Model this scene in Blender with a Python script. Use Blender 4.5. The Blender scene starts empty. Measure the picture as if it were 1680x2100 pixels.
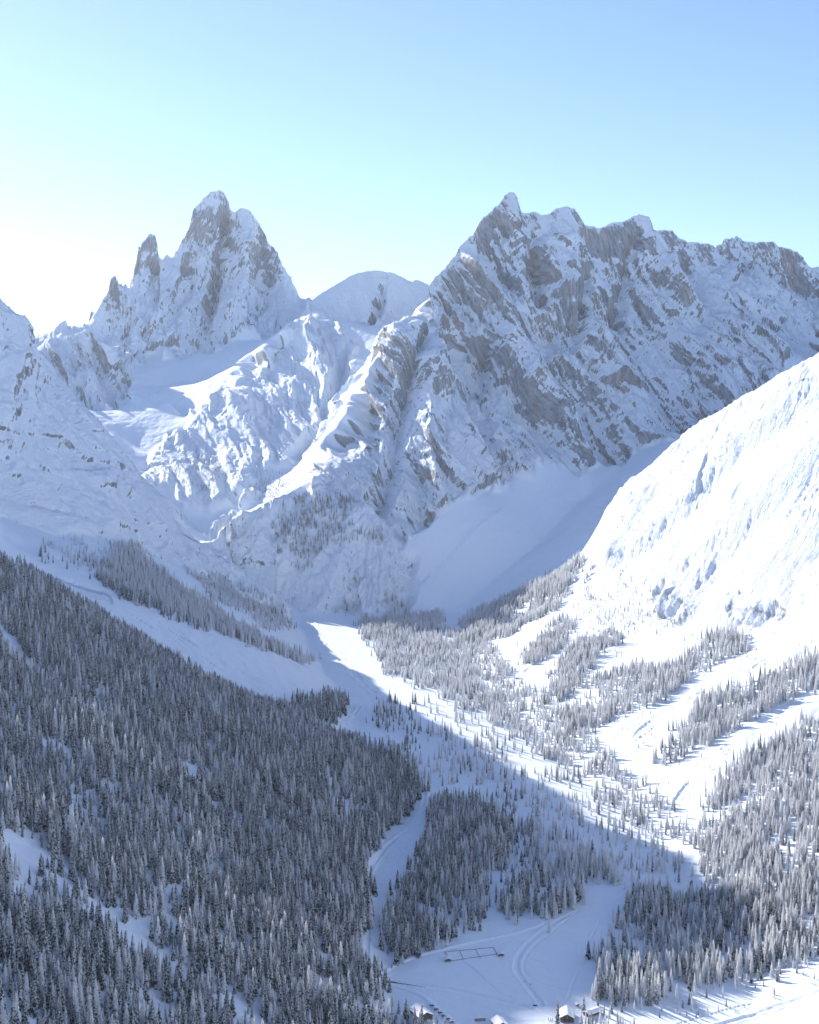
import bpy, bmesh, math, random
import numpy as np
from mathutils import Vector, Matrix

random.seed(7)
rng = np.random.default_rng(11)
scene = bpy.context.scene
R = math.radians

# ------------------------------------------------------------------ camera
# metres; the camera hangs 500 m above the valley floor, looking up the valley (+Y)
FPX, U0, V0 = 2850.0, 840.0, 895.0          # focal length in photo pixels, principal column, horizon row
cam_d = bpy.data.cameras.new('camera')
cam = bpy.data.objects.new('camera', cam_d)
scene.collection.objects.link(cam)
cam.location = (0, 0, 0)
cam.rotation_euler = (R(90), 0, 0)
cam_d.sensor_fit = 'VERTICAL'
cam_d.sensor_height = 24.0
cam_d.lens = 24.0 * FPX / 2100.0
cam_d.shift_y = (V0 - 1050.0) / 2100.0
cam_d.clip_start = 1.0
cam_d.clip_end = 60000.0
scene.camera = cam

# ------------------------------------------------------------------ sky, sun, exposure
SUN_EL, SUN_AZ = 22.0, -39.0                 # azimuth from +Y, negative = left
world = bpy.data.worlds.new('World')
scene.world = world
world.use_nodes = True
wn = world.node_tree.nodes; wl = world.node_tree.links
wn.clear()
sky = wn.new('ShaderNodeTexSky'); sky.sky_type = 'NISHITA'
sky.sun_disc = False
sky.sun_elevation = R(SUN_EL); sky.sun_rotation = R(SUN_AZ)
sky.altitude = 1900.0; sky.air_density = 1.0; sky.dust_density = 0.5; sky.ozone_density = 3.0
bg = wn.new('ShaderNodeBackground'); bg.inputs['Strength'].default_value = 0.12
wo = wn.new('ShaderNodeOutputWorld')
tint = wn.new('ShaderNodeMix'); tint.data_type = 'RGBA'; tint.blend_type = 'MULTIPLY'      # white balance of the picture
tint.inputs['Factor'].default_value = 1.0; tint.inputs[7].default_value = (.755, .715, .78, 1)
wl.new(sky.outputs[0], tint.inputs[6]); wl.new(tint.outputs[2], bg.inputs['Color']); wl.new(bg.outputs[0], wo.inputs['Surface'])

sun_d = bpy.data.lights.new('sun', 'SUN')
sun_d.energy = 3.7; sun_d.angle = R(0.53); sun_d.color = (1.0, 0.965, 0.92)
sun = bpy.data.objects.new('sun', sun_d); scene.collection.objects.link(sun)
sdir = Vector((math.sin(R(SUN_AZ)) * math.cos(R(SUN_EL)), math.cos(R(SUN_AZ)) * math.cos(R(SUN_EL)), math.sin(R(SUN_EL))))
sun.rotation_euler = sdir.to_track_quat('Z', 'Y').to_euler()

vs = scene.view_settings
vs.view_transform = 'Standard'; vs.look = 'None'; vs.gamma = 1.0; vs.use_curve_mapping = False
vs.exposure = 1.24
scene.cycles.max_bounces = 12; scene.cycles.diffuse_bounces = 7; scene.cycles.transmission_bounces = 8; scene.cycles.volume_bounces = 1
scene.cycles.use_denoising = True

# ------------------------------------------------------------------ helpers
def link(o, parent=None):
    scene.collection.objects.link(o)
    if parent is not None: o.parent = parent
    return o

def tag(o, label=None, cat=None, group=None, kind=None):
    if label: o['label'] = label
    if cat: o['category'] = cat
    if group: o['group'] = group
    if kind: o['kind'] = kind
    return o

def P(u, v, Y):
    return ((u - U0) * Y / FPX, Y, (V0 - v) * Y / FPX)

_perm = rng.permutation(256).astype(np.int32); _perm = np.concatenate([_perm, _perm, _perm])
_g2 = np.stack([np.cos(np.arange(256) * 2.39996), np.sin(np.arange(256) * 2.39996)], 1).astype(np.float32)
_g3 = rng.normal(size=(256, 3)); _g3 = (_g3 / np.linalg.norm(_g3, axis=1)[:, None]).astype(np.float32)

def n2(x, y):
    """2-D gradient noise, about -0.7..0.7"""
    xi = np.floor(x); yi = np.floor(y)
    fx = (x - xi).astype(np.float32); fy = (y - yi).astype(np.float32)
    xi = xi.astype(np.int64) & 255; yi = yi.astype(np.int64) & 255
    ux = fx * fx * fx * (fx * (fx * 6 - 15) + 10); uy = fy * fy * fy * (fy * (fy * 6 - 15) + 10)
    def g(ix, iy, dx, dy):
        h = _perm[_perm[ix & 255] + (iy & 255)]
        gr = _g2[h]
        return gr[..., 0] * dx + gr[..., 1] * dy
    a = g(xi, yi, fx, fy); b = g(xi + 1, yi, fx - 1, fy)
    c = g(xi, yi + 1, fx, fy - 1); d = g(xi + 1, yi + 1, fx - 1, fy - 1)
    return (a + (b - a) * ux) + ((c + (d - c) * ux) - (a + (b - a) * ux)) * uy

def n3(x, y, z):
    xi = np.floor(x); yi = np.floor(y); zi = np.floor(z)
    fx = (x - xi).astype(np.float32); fy = (y - yi).astype(np.float32); fz = (z - zi).astype(np.float32)
    xi = xi.astype(np.int64) & 255; yi = yi.astype(np.int64) & 255; zi = zi.astype(np.int64) & 255
    ux = fx * fx * (3 - 2 * fx); uy = fy * fy * (3 - 2 * fy); uz = fz * fz * (3 - 2 * fz)
    out = 0
    for cx in (0, 1):
        for cy in (0, 1):
            for cz in (0, 1):
                h = _perm[_perm[_perm[(xi + cx) & 255] + ((yi + cy) & 255)] + ((zi + cz) & 255)]
                gr = _g3[h]
                wt = (ux if cx else 1 - ux) * (uy if cy else 1 - uy) * (uz if cz else 1 - uz)
                out = out + wt * (gr[..., 0] * (fx - cx) + gr[..., 1] * (fy - cy) + gr[..., 2] * (fz - cz))
    return out

def ridge(n):
    return 1.0 - np.minimum(np.abs(n) * 2.2, 1.0)

def inpoly(u, v, poly):
    ins = np.zeros(u.shape, bool)
    n = len(poly)
    for i in range(n):
        x1, y1 = poly[i][:2]; x2, y2 = poly[(i + 1) % n][:2]
        if y1 == y2: continue
        c = ((y1 > v) != (y2 > v)) & (u < (x2 - x1) * (v - y1) / (y2 - y1) + x1)
        ins ^= c
    return ins

def sstep(a, b, x):
    t = np.clip((x - a) / (b - a), 0, 1)
    return t * t * (3 - 2 * t)

# ------------------------------------------------------------------ the land: control lines
# Each line is surveyed as (photo column, photo row, distance) and turned into x, y, z; the land is
# the sheet stretched between crests, foot lines, gorge and valley floor.
LINES = []
def L(*pts): LINES.append([P(*p) for p in pts])
def LW(*pts): LINES.append([tuple(map(float, p)) for p in pts])

floor_z = lambda Y: -505.0 + (Y - 1200.0) * 0.0333
FL_L = [(-60, 480), (-30, 900), (-17, 1194), (-24, 1370), (-43, 1545), (-30, 1700), (-5, 1935), (-75, 2120), (-105, 2390), (-190, 2800), (-245, 3150), (-268, 3340)]
FL_R = [(300, 480), (300, 900), (300, 1200), (325, 1338), (318, 1500), (300, 1750), (235, 2000), (180, 2300), (150, 2600), (120, 3000), (120, 3300)]
FLOOR_POLY = FL_L + FL_R[::-1]

# crest of the tall left massif (towers, main summit, shoulder)
ZW = [(187,650),(200,630),(210,612),(220,600),(227,572),(235,562),(241,570),(245,588),(250,577),(253,592),(257,575),(261,600),(268,598),(272,570),(279,535),(281,510),(295,495),(306,481),(315,481),(322,495),(326,515),(327,550),(332,532),(342,521),(352,530),(362,515),(372,495),(382,480),(390,455),(400,425),(410,417),(420,405),(435,394),(452,390),(465,400),(472,430),(480,436),(495,427),(510,432),(525,450),(542,472),(552,500),(562,506),(572,520),(580,542),(595,570),(605,590),(615,610),(625,615),(634,610),(642,625)]
def zy(u): return float(np.interp(u, [187, 250, 320, 440, 560, 640], [5480, 5520, 5620, 5700, 5680, 5600]))
L(*[(u, v, zy(u)) for u, v in ZW])
L(*[(u, v + 75, zy(u) + 110) for u, v in ZW]); L(*[(u, 640, zy(u) + 330) for u in range(187, 650, 10)]); L(*[(u, 760, 6700) for u in range(-300, 660, 40)])
# low crest left of it
L((-300,650,5500),(-60,650,5450),(0,670,5450),(40,690,5450),(70,695,5450),(87,686,5450),(112,675,5450),(125,660,5450),(135,657,5450),(141,677,5450),(150,667,5450),(160,672,5450),(167,667,5450),(172,656,5450),(178,670,5460),(187,650,5480))
L((-200,720,5750),(187,690,5800))

L(*[(u, v + 85, zy(u) - 60) for u, v in ZW if 380 < u < 560]); L(*[(u, v + 70, zy(u) - 40) for u, v in ZW if 285 < u < 325])
# foot of the massif and the snow bowl below it
L((225,742,5240),(245,752,5190),(270,748,5220),(320,722,5320),(400,722,5320),(440,708,5350),(500,692,5390),(560,675,5430),(620,640,5500))
L((245,800,4930),(320,795,4980),(400,785,5020),(470,780,5060))
L((300,838,4800),(350,850,4700),(400,862,4560))
L((560,700,5300),(600,680,5250),(660,650,5300),(760,620,5400))
# nearer left peak
L((60,735,5200),(80,712,5170),(100,695,5150),(150,685,5130),(185,672,5100),(210,710,5070),(225,750,5040),(245,800,5000),(255,835,4900))
L((60,775,5000),(110,795,4940),(150,820,4860),(200,865,4760),(245,845,4820))
L((60,735,5330),(150,708,5300),(200,720,5250))
# lip of the bowl and the slope below
L((255,800,4850),(290,812,4760),(330,830,4680),(345,822,4650),(370,850,4560),(412,862,4420))
L((235,880,4440),(265,905,4380),(300,930,4280),(330,930,4250),(365,905,4330),(395,880,4400))
# mid dome with its rock band
L((637,617,5050),(660,600,5050),(695,580,5040),(720,565,5030),(750,556,5020),(780,554,5010),(810,560,5000),(830,570,4990),(840,580,4980),(855,572,4980),(870,580,4970),(885,588,4950),(930,600,4950),(1050,620,4950),(1250,640,4950))
L((637,660,5300),(780,600,5300),(870,610,5250),(1050,640,5250),(1250,650,5250))
L((597,662,4860),(640,652,4900),(700,655,4890),(760,660,4880),(830,665,4840),(870,680,4780))
# shoulder below it
L((595,657,4850),(575,680,4780),(545,705,4700),(530,735,4640),(500,780,4560),(480,795,4510),(440,820,4420),(420,850,4370),(395,870,4320),(365,890,4270),(325,925,4200),(305,960,4150),(290,985,4110))
L((640,655,4840),(690,662,4800),(715,690,4700),(725,730,4600),(700,790,4420),(690,840,4280))
L((600,740,4560),(560,830,4330),(500,900,4150),(430,960,4020),(380,1000,3930))
L((835,655,4800),(790,690,4660),(750,725,4560),(728,770,4440),(712,800,4330),(690,850,4180),(655,900,4060),(610,950,3940),(540,1010,3800),(470,1060,3700),(420,1085,3690))
# gorge
L((597,1246,3385),(560,1222,3440),(520,1195,3510),(480,1160,3580),(430,1115,3680),(370,1050,3810),(310,1000,3960),(285,960,4100),(262,925,4220),(235,890,4330))
# Einser crest
EI = [(877,585),(892,567),(915,545),(932,525),(947,500),(970,480),(982,457),(1000,440),(1022,420),(1032,405),(1045,395),(1052,393),(1060,402),(1062,420),(1070,437),(1085,437),(1100,436),(1110,442),(1125,439),(1140,430),(1157,423),(1180,427),(1190,442),(1200,457),(1210,462),(1230,467),(1240,463),(1255,457),(1270,457),(1285,450),(1310,441),(1330,445),(1337,457),(1340,475),(1365,469),(1382,475),(1395,490),(1415,497),(1440,499),(1460,505),(1475,505),(1485,492),(1510,484),(1530,495),(1555,495),(1585,497),(1615,507),(1635,517),(1650,532),(1660,550),(1680,547),(1750,560),(1850,600),(2050,620),(2400,700)]
def ey(u): return float(np.interp(u, [877, 932, 1052, 1160, 1310, 1450, 1510, 1680, 2400], [4200, 4250, 4300, 4330, 4390, 4440, 4500, 4560, 4700]))
L(*[(u, v, ey(u)) for u, v in EI])
L(*[(u, v + 90, ey(u) + 170) for u, v in EI[4:]]); L(*[(u, v + 200, ey(u) + 420) for u, v in EI[6:]])
L((640,800,6600),(1000,800,6500),(1700,800,6400),(2400,800,6400))
L((1455,560,4415),(1510,568,4452),(1590,575,4478),(1650,600,4500),(1700,610,4510))
L((1090,495,4278),(1160,488,4292),(1230,520,4325),(1310,510,4348),(1345,530,4362),(1410,560,4382))
L((985,520,4250),(1047,478,4262),(1078,500,4272))
# west spur, lit on its left flank
L((877,585,4200),(890,635,4120),(855,690,4040),(815,740,3990),(795,790,3930),(770,850,3850),(725,915,3780),(690,955,3730),(640,985,3690),(560,1025,3640),(500,1055,3605),(455,1085,3595))
L((845,645,4230),(800,700,4130),(765,740,4080),(730,800,4000),(715,850,3960),(685,900,3900),(655,940,3840),(600,985,3760),(520,1035,3680))
# foot of the great face
L((700,1010,3640),(740,1030,3610),(800,1085,3570),(830,1105,3550),(870,1080,3570),(900,1055,3600),(930,1020,3650),(960,1010,3690),(1000,1010,3720),(1040,990,3760),(1060,970,3780),(1090,942,3800),(1130,955,3810),(1190,970,3830),(1260,945,3850),(1320,920,3870),(1430,872,3920),(1560,790,3990),(1680,720,4060),(1900,640,4150),(2300,640,4300))
# pillars and rib lines in front of the face
L((935,700,4075),(930,800,3950),(925,900,3790),(920,1000,3670))
L((860,800,3930),(850,950,3730),(845,1070,3580))
# lower wooded buttress
L((650,1000,3640),(640,1040,3590),(600,1080,3540),(565,1140,3490),(560,1190,3450))
L((650,1040,3580),(740,1060,3560),(790,1110,3510),(820,1160,3465),(815,1200,3430))
L((700,1130,3470),(720,1200,3410))
L((597,1246,3385),(640,1252,3372),(700,1258,3362),(760,1258,3362),(830,1256,3375),(900,1256,3372),(965,1262,3345))
L((830,1230,3420),(900,1160,3490),(960,1100,3560),(1030,1040,3660))
L((960,1240,3400),(1040,1170,3510),(1120,1100,3620),(1200,1020,3760))
# right spur crest
RS = [(965,1262,3340),(1010,1242,3315),(1065,1218,3270),(1140,1180,3200),(1190,1142,3150),(1210,1112,3125),(1227,1085,3105),(1240,1052,3085),(1260,1016,3060),(1285,986,3030),(1320,972,3000),(1350,935,2960),(1395,896,2910),(1440,861,2850),(1480,841,2800),(1515,816,2760),(1560,791,2710),(1630,751,2640),(1680,721,2590),(1800,650,2500),(2000,560,2400),(2500,500,2250),(3400,500,1900)]
L(*RS)
L(*[(u, v + 110, Y + 230) for u, v, Y in RS[5:]])
L((1320,1000,3400),(1480,930,3350),(1680,840,3350),(1900,760,3350))
# top of the fans under its cliffs, and right slope
L((1060,1300,3060),(1190,1205,2960),(1240,1215,2830),(1300,1240,2690),(1410,1292,2420),(1550,1292,2220),(1680,1292,2060),(1900,1285,1850),(2600,1285,1500))
L((1680,1480,1800),(1680,1700,1550),(1680,1900,1335),(1680,2100,1165))
LW((900, 1500, -180), (800, 1100, -260), (760, 480, -300)); LW((1500, 1500, 250), (1300, 900, 100), (1200, 480, 50))
LW((480, 1100, -470), (470, 480, -470))
# left ridge (its crest throws the long shadow over the valley)
LR = [(-40,572,2930),(-15,600,2975),(0,625,3000),(20,645,3010),(50,675,3030),(65,695,3040),(90,740,3055),(115,780,3065),(145,815,3080),(175,835,3090),(210,875,3110),(240,915,3120),(265,950,3130),(285,990,3140),(300,1010,3150),(345,1054,3170),(380,1077,3190),(430,1141,3220),(480,1173,3255),(525,1207,3290),(570,1240,3345),(597,1246,3380)]
L(*LR)
L(*[(u - 20, v + 75, Y + 180) for u, v, Y in LR[:-5]])
L((-300,700,3500),(0,900,3500),(200,1000,3480))
LW((-902, 2930, 328), (-935, 2780, 272), (-950, 2614, 196), (-960, 2490, 152), (-970, 2380, 136), (-975, 2290, 118), (-980, 2250, 88), (-988, 2150, 66), (-1000, 2050, 46), (-1005, 1960, 46), (-1000, 1880, 105), (-1000, 1700, 100), (-1000, 1500, 80), (-960, 1200, 70), (-900, 900, 40), (-850, 480, 20))
LW((-1400, 3000, 200), (-1400, 2000, -100), (-1300, 480, -200)); LW((-2600, 3000, 0), (-2400, 480, -300)); LW((-1500, 4300, 120), (-2400, 4300, 250), (-2400, 5600, 500))
# foot of the left wall, the open fan, the wooded side slope
L((-60,1035,2480),(0,1062,2560),(100,1092,2650),(200,1104,2760),(300,1132,2860),(420,1192,3000),(520,1240,3130),(592,1272,3240))
L((0,1110,2400),(100,1150,2400),(250,1222,2400),(400,1290,2410),(550,1360,2410),(700,1430,2420))
L((0,1152,2250),(100,1206,2250),(200,1266,2250),(300,1330,2240),(400,1392,2235),(500,1440,2225),(600,1478,2170))
for vv, YY in ((1350,1601),(1570,1303),(1850,1053),(2098,897)):
    LW((-.2947 * YY, YY, (895 - vv) / 2850 * YY), (-.2947 * YY * .5 - 20, YY, ((895 - vv) / 2850 * YY + floor_z(YY)) / 2 - 4), (-20, YY, floor_z(YY)))
# ------------------------------------------------------------------ stretch the sheet
def spread(dense, ds, outer):
    a = np.arange(-dense, dense + ds * .5, ds)
    o = []
    x, st = dense, ds
    while x < outer:
        st *= 1.12; x += st; o.append(x)
    o = np.array(o)
    return np.concatenate([-o[::-1], a, o])
S = spread(0.34, 0.0016, 1.3)
YR = np.arange(480.0, 7000.0, 10.0)

def solve():
    ns, ny = len(S), len(YR)
    val = np.zeros((ny, ns)); cnt = np.zeros((ny, ns))
    for ln in LINES:
        for (x1, y1, z1), (x2, y2, z2) in zip(ln[:-1], ln[1:]):
            m = int(max(2, math.hypot(x2 - x1, y2 - y1) / 2.0))
            t = np.linspace(0, 1, m)
            x = x1 + (x2 - x1) * t; y = y1 + (y2 - y1) * t; z = z1 + (z2 - z1) * t
            i = np.rint(np.interp(x / y, S, np.arange(ns))).astype(int)
            j = np.clip(np.rint((y - YR[0]) / 10.0).astype(int), 0, ny - 1)
            np.add.at(val, (j, i), z / y * YR[j]); np.add.at(cnt, (j, i), 1)
    XX = S[None, :] * YR[:, None]; YY = np.repeat(YR[:, None], ns, 1)
    fm = inpoly(XX, YY, FLOOR_POLY)
    val[fm] = floor_z(YY[fm]); cnt[fm] = 1
    z0 = None
    for k in (16, 8, 4, 2, 1):
        bi = np.arange(ns) // k; bj = np.arange(ny) // k
        nI, nJ = bi[-1] + 1, bj[-1] + 1
        v = np.zeros((nJ, nI)); c = np.zeros((nJ, nI)); 
        np.add.at(v, (bj[:, None], bi[None, :]), val); np.add.at(c, (bj[:, None], bi[None, :]), cnt)
        m = c > 0
        v[m] /= c[m]
        s = np.bincount(bi, S) / np.bincount(bi); y = np.bincount(bj, YR) / np.bincount(bj)
        hs = np.gradient(s); hy = np.gradient(y)
        cE = hy[:, None] / (y[:, None] * np.diff(s)[None, :])
        cN = ((y[1:] + y[:-1]) / 2)[:, None] * hs[None, :] / np.diff(y)[:, None]
        if z0 is None:
            z = np.where(m, v, v[m].mean())
        else:
            z = z0[np.minimum(np.arange(nJ) // 2, z0.shape[0] - 1)][:, np.minimum(np.arange(nI) // 2, z0.shape[1] - 1)].copy()
        z[m] = v[m]
        den = np.zeros_like(z)
        den[:, 1:] += cE; den[:, :-1] += cE; den[1:] += cN; den[:-1] += cN
        par = (np.arange(nJ)[:, None] + np.arange(nI)[None, :]) & 1
        om = 1.7
        free = [(~m) & (par == p) for p in (0, 1)]
        for it in range(260 if k > 1 else 120):
            for p in (0, 1):
                num = np.zeros_like(z)
                num[:, 1:] += cE * z[:, :-1]; num[:, :-1] += cE * z[:, 1:]
                num[1:] += cN * z[:-1]; num[:-1] += cN * z[1:]
                z = np.where(free[p], z + om * (num / den - z), z)
        z0 = z
    return z0
Zs = solve()

def cubic(A, f, axis):
    i = np.clip(np.floor(f).astype(int), 0, A.shape[axis] - 2); t = f - i
    n = A.shape[axis]
    g = lambda k: np.take(A, np.clip(i + k, 0, n - 1), axis=axis)
    sh = [1, 1]; sh[axis] = -1
    t = t.reshape(sh)
    p0, p1, p2, p3 = g(-1), g(0), g(1), g(2)
    return p1 + .5 * t * (p2 - p0 + t * (2 * p0 - 5 * p1 + 4 * p2 - p3 + t * (3 * (p1 - p2) + p3 - p0)))

def blur(A, n):
    for _ in range(n):
        B = A.copy()
        B[1:-1] = (A[:-2] + 2 * A[1:-1] + A[2:]) / 4
        A = B.copy()
        A[:, 1:-1] = (B[:, :-2] + 2 * B[:, 1:-1] + B[:, 2:]) / 4
    return A

# fine sheet
FINE = 1.0
d_ = np.arange(-0.306, 0.3061, 0.00072 / FINE)
o_ = []; x_, st_ = 0.306, 0.0014
while x_ < 1.25:
    x_ += st_; st_ = min(st_ * 1.06, .05); o_.append(x_)
o_ = np.array(o_)
SF = np.concatenate([-o_[::-1], d_, o_])
fs = np.interp(SF, S, np.arange(len(S)))
def rows(n):
    """distances of the n rows, per column: closer together where the land is steep and where it is near"""
    Zc = blur(Zs, 3)
    g = np.abs(np.gradient(Zc, YR, axis=0))
    base = np.interp(YR, [480, 860, 900, 1180, 1200, 1460, 1490, 3350, 3420, 6000, 6150, 7000], [.07, .07, .16, .17, .38, .36, .14, .14, .15, .13, .02, .02])
    dens = base[:, None] * np.sqrt(1 + (np.minimum(g, 3.5) * np.where(YR < 3000, .5, 1.0)[:, None]) ** 2)
    dens = blur(dens, 10)
    for _ in range(60): dens[:, 1:-1] = (dens[:, :-2] + 2 * dens[:, 1:-1] + dens[:, 2:]) / 4
    cum = np.cumsum(dens, 0); cum = (cum - cum[0]) / (cum[-1] - cum[0])
    out = np.empty((n, len(S)))
    t = np.linspace(0, 1, n)
    for k in range(len(S)): out[:, k] = np.interp(t, cum[:, k], YR)
    return out
NROW = 1150
Y = cubic(rows(NROW), fs, 1)
Y = np.maximum.accumulate(Y + np.arange(NROW)[:, None] * 1e-4, 0)
fy = (Y - YR[0]) / 10.0
X = SF[None, :] * Y
def sample(A):
    """bicubic value of a solver-grid array on the fine sheet"""
    B = cubic(A, fs, 1)
    i = np.clip(np.floor(fy).astype(int), 0, B.shape[0] - 2); t = fy - i
    g = lambda k: np.take_along_axis(B, np.clip(i + k, 0, B.shape[0] - 1), 0)
    p0, p1, p2, p3 = g(-1), g(0), g(1), g(2)
    return p1 + .5 * t * (p2 - p0 + t * (2 * p0 - 5 * p1 + 4 * p2 - p3 + t * (3 * (p1 - p2) + p3 - p0)))

# where the land is rock (relief), in world space: traced outlines with a distance range
ZONES = [  # name, outline, Ymin, Ymax, relief m, rock share, (qx, qy, qz), wavelength scale
 ('massif', [(40,620),(170,560),(240,470),(306,400),(340,430),(440,310),(540,370),(680,570),(665,650),(620,665),(560,690),(500,700),(440,716),(400,725),(320,725),(270,752),(245,762),(222,745),(190,690),(70,705)], 5170, 6900, 1.0, .85, (1, .2, -.22), 1.0),
 ('near_peak', [(40,690),(185,610),(265,780),(250,845),(200,870),(140,820),(60,770)], 4700, 5215, .9, 1.05, (1, .2, .5), .7),
 ('dome', [(585,650),(640,560),(780,490),(900,510),(880,690),(830,668),(760,663),(640,655),(600,668)], 4780, 5400, .3, .72, (1, .1, .3), .7),
 ('shoulder', [(600,668),(700,665),(735,740),(700,830),(640,900),(540,1000),(440,1070),(370,1040),(290,990),(330,915),(440,815),(540,700)], 3700, 4900, .5, .58, (.85, .5, -.52), .7),
 ('face', [(870,540),(1050,310),(1160,345),(1340,370),(1500,410),(1690,470),(2500,570),(2500,720),(1680,725),(1560,795),(1430,875),(1320,925),(1190,975),(1130,958),(1090,945),(1040,995),(930,1025),(830,1110),(740,1035),(650,1005),(640,960),(690,900),(740,780),(850,640)], 3500, 4880, 1.0, .92, (1, .25, .42), 1.0),
 ('summit_wall', [(1440,450),(1510,420),(1690,470),(1760,500),(1760,640),(1560,600),(1460,575)], 4200, 4880, .45, 1.15, (1, .25, .1), .45),
 ('buttress', [(640,1005),(740,1035),(830,1110),(850,1180),(830,1250),(620,1250),(500,1190),(420,1100),(480,1050)], 3350, 3720, .55, .6, (.85, .5, -.52), .7),
 ('left_wall', [(-1500,200),(0,570),(100,700),(300,1005),(430,1130),(590,1245),(590,1270),(420,1190),(300,1130),(200,1102),(100,1088),(0,1060),(-1500,1000)], 2450, 3400, .65, 1.0, (.75, -.5, .75), .75),
 ('rubble', [(125,1195),(160,1205),(215,1222),(212,1245),(170,1240),(120,1215)], 2250, 2600, .12, .75, (.7, -.5, .75), .3),
 ('crag', [(1325,1205),(1365,1195),(1420,1262),(1400,1290),(1350,1270)], 2200, 2900, .3, .75, (-.57, .82, .25), .4),
 ('outcrop', [(1470,1225),(1580,1235),(1620,1270),(1500,1290)], 1900, 2800, .25, .55, (-.57, .82, .25), .4),
 ('right_cliff', [(1190,1140),(1260,1010),(1400,890),(1560,790),(1690,715),(2600,500),(2600,1280),(1680,1290),(1540,1290),(1410,1290),(1330,1240),(1240,1180)], 1500, 3200, .25, .58, (-.57, .82, .25), .5),
]
PU = U0 + FPX * X / Y
Z = sample(Zs)
PV = V0 - FPX * Z / Y
PUn = PU + 34 * n2(X / 90, Z / 90 + Y / 200) + 14 * n2(X / 35, Z / 35 + Y / 60); PVn = PV + 34 * n2(X / 90 + 50, Z / 90 + Y / 200) + 14 * n2(X / 35, Z / 35 + 9 + Y / 60)
zone_w = []
tot = np.zeros_like(Z)
for nm, poly, y1, y2, amp, rk, q, lam in ZONES:
    w = (inpoly(PUn, PVn, poly) & (Y > y1) & (Y < y2)).astype(np.float64)
    w = blur(w, 18 if nm == 'right_cliff' else 3 if nm in ('rubble', 'crag', 'outcrop') else 7)
    zone_w.append(w); tot += w
# soft snow slopes: smooth the creases of the sheet away from the rock
soft = blur(Z, 14)
k_ = np.clip(1 - tot * 1.6, 0, 1); k_[Y > 3380] *= .55
Z = Z + (soft - Z) * k_

def normals(Z):
    A = np.stack([X, Y, Z], -1)
    n = np.cross(np.gradient(A, axis=1), np.gradient(A, axis=0))
    n /= np.linalg.norm(n, axis=-1, keepdims=True) + 1e-9
    return n[..., 0], n[..., 1], n[..., 2]
NX, NY, NZ = normals(blur(Z, 6))

DOME = [(637,617),(660,600),(695,580),(720,565),(750,556),(780,554),(810,560),(830,570),(840,580),(855,572),(870,580),(885,588)]
crest_v = np.minimum(np.interp(PU, [p[0] for p in DOME], [p[1] for p in DOME], left=9999, right=9999) + np.where((Y > 4850) & (Y < 5120), 0, 9999), np.minimum(np.interp(PU, [-60, 0, 40, 70, 112, 125, 141, 178] + [p[0] for p in ZW], [650, 670, 690, 695, 675, 660, 675, 668] + [p[1] for p in ZW], left=9999, right=9999) + np.where(Y > 5050, 0, 9999),
                     np.interp(PU, [p[0] for p in EI], [p[1] for p in EI], left=9999) + np.where(Y < 4860, 0, 9999)))
CRF = np.where(crest_v < 5000, .03 + .97 * sstep(0, 95, PV - crest_v), 1.0)
def facets(a, b, seed):
    ia = np.floor(a).astype(np.int64); ib = np.floor(b).astype(np.int64)
    best = np.full(a.shape, 9e9); out = np.zeros(a.shape)
    for da in (-1, 0, 1):
        for db in (-1, 0, 1):
            ca, cb = ia + da, ib + db
            h = _perm[_perm[(ca + seed) & 255] + (cb & 255)]
            h2 = _perm[h + 57]; h3 = _perm[h2 + 91]; h4 = _perm[h3 + 13]
            px_ = ca + .15 + .7 * h / 255.0; py_ = cb + .15 + .7 * h2 / 255.0
            dx = a - px_; dy = b - py_
            dd = dx * dx + dy * dy
            v = (h3 / 255.0 - .5) + 1.3 * (h4 / 255.0 - .5) * dx + 1.1 * (h / 255.0 - .5) * dy
            m = dd < best
            out = np.where(m, v, out); best = np.where(m, dd, best)
    return out
FLOW = np.stack([X * .6 - Y * .8, Z, X * .8 + Y * .6], -1)
WMAX = np.zeros_like(Z)
D = np.zeros_like(Z); ROCK = np.zeros_like(Z)
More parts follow.
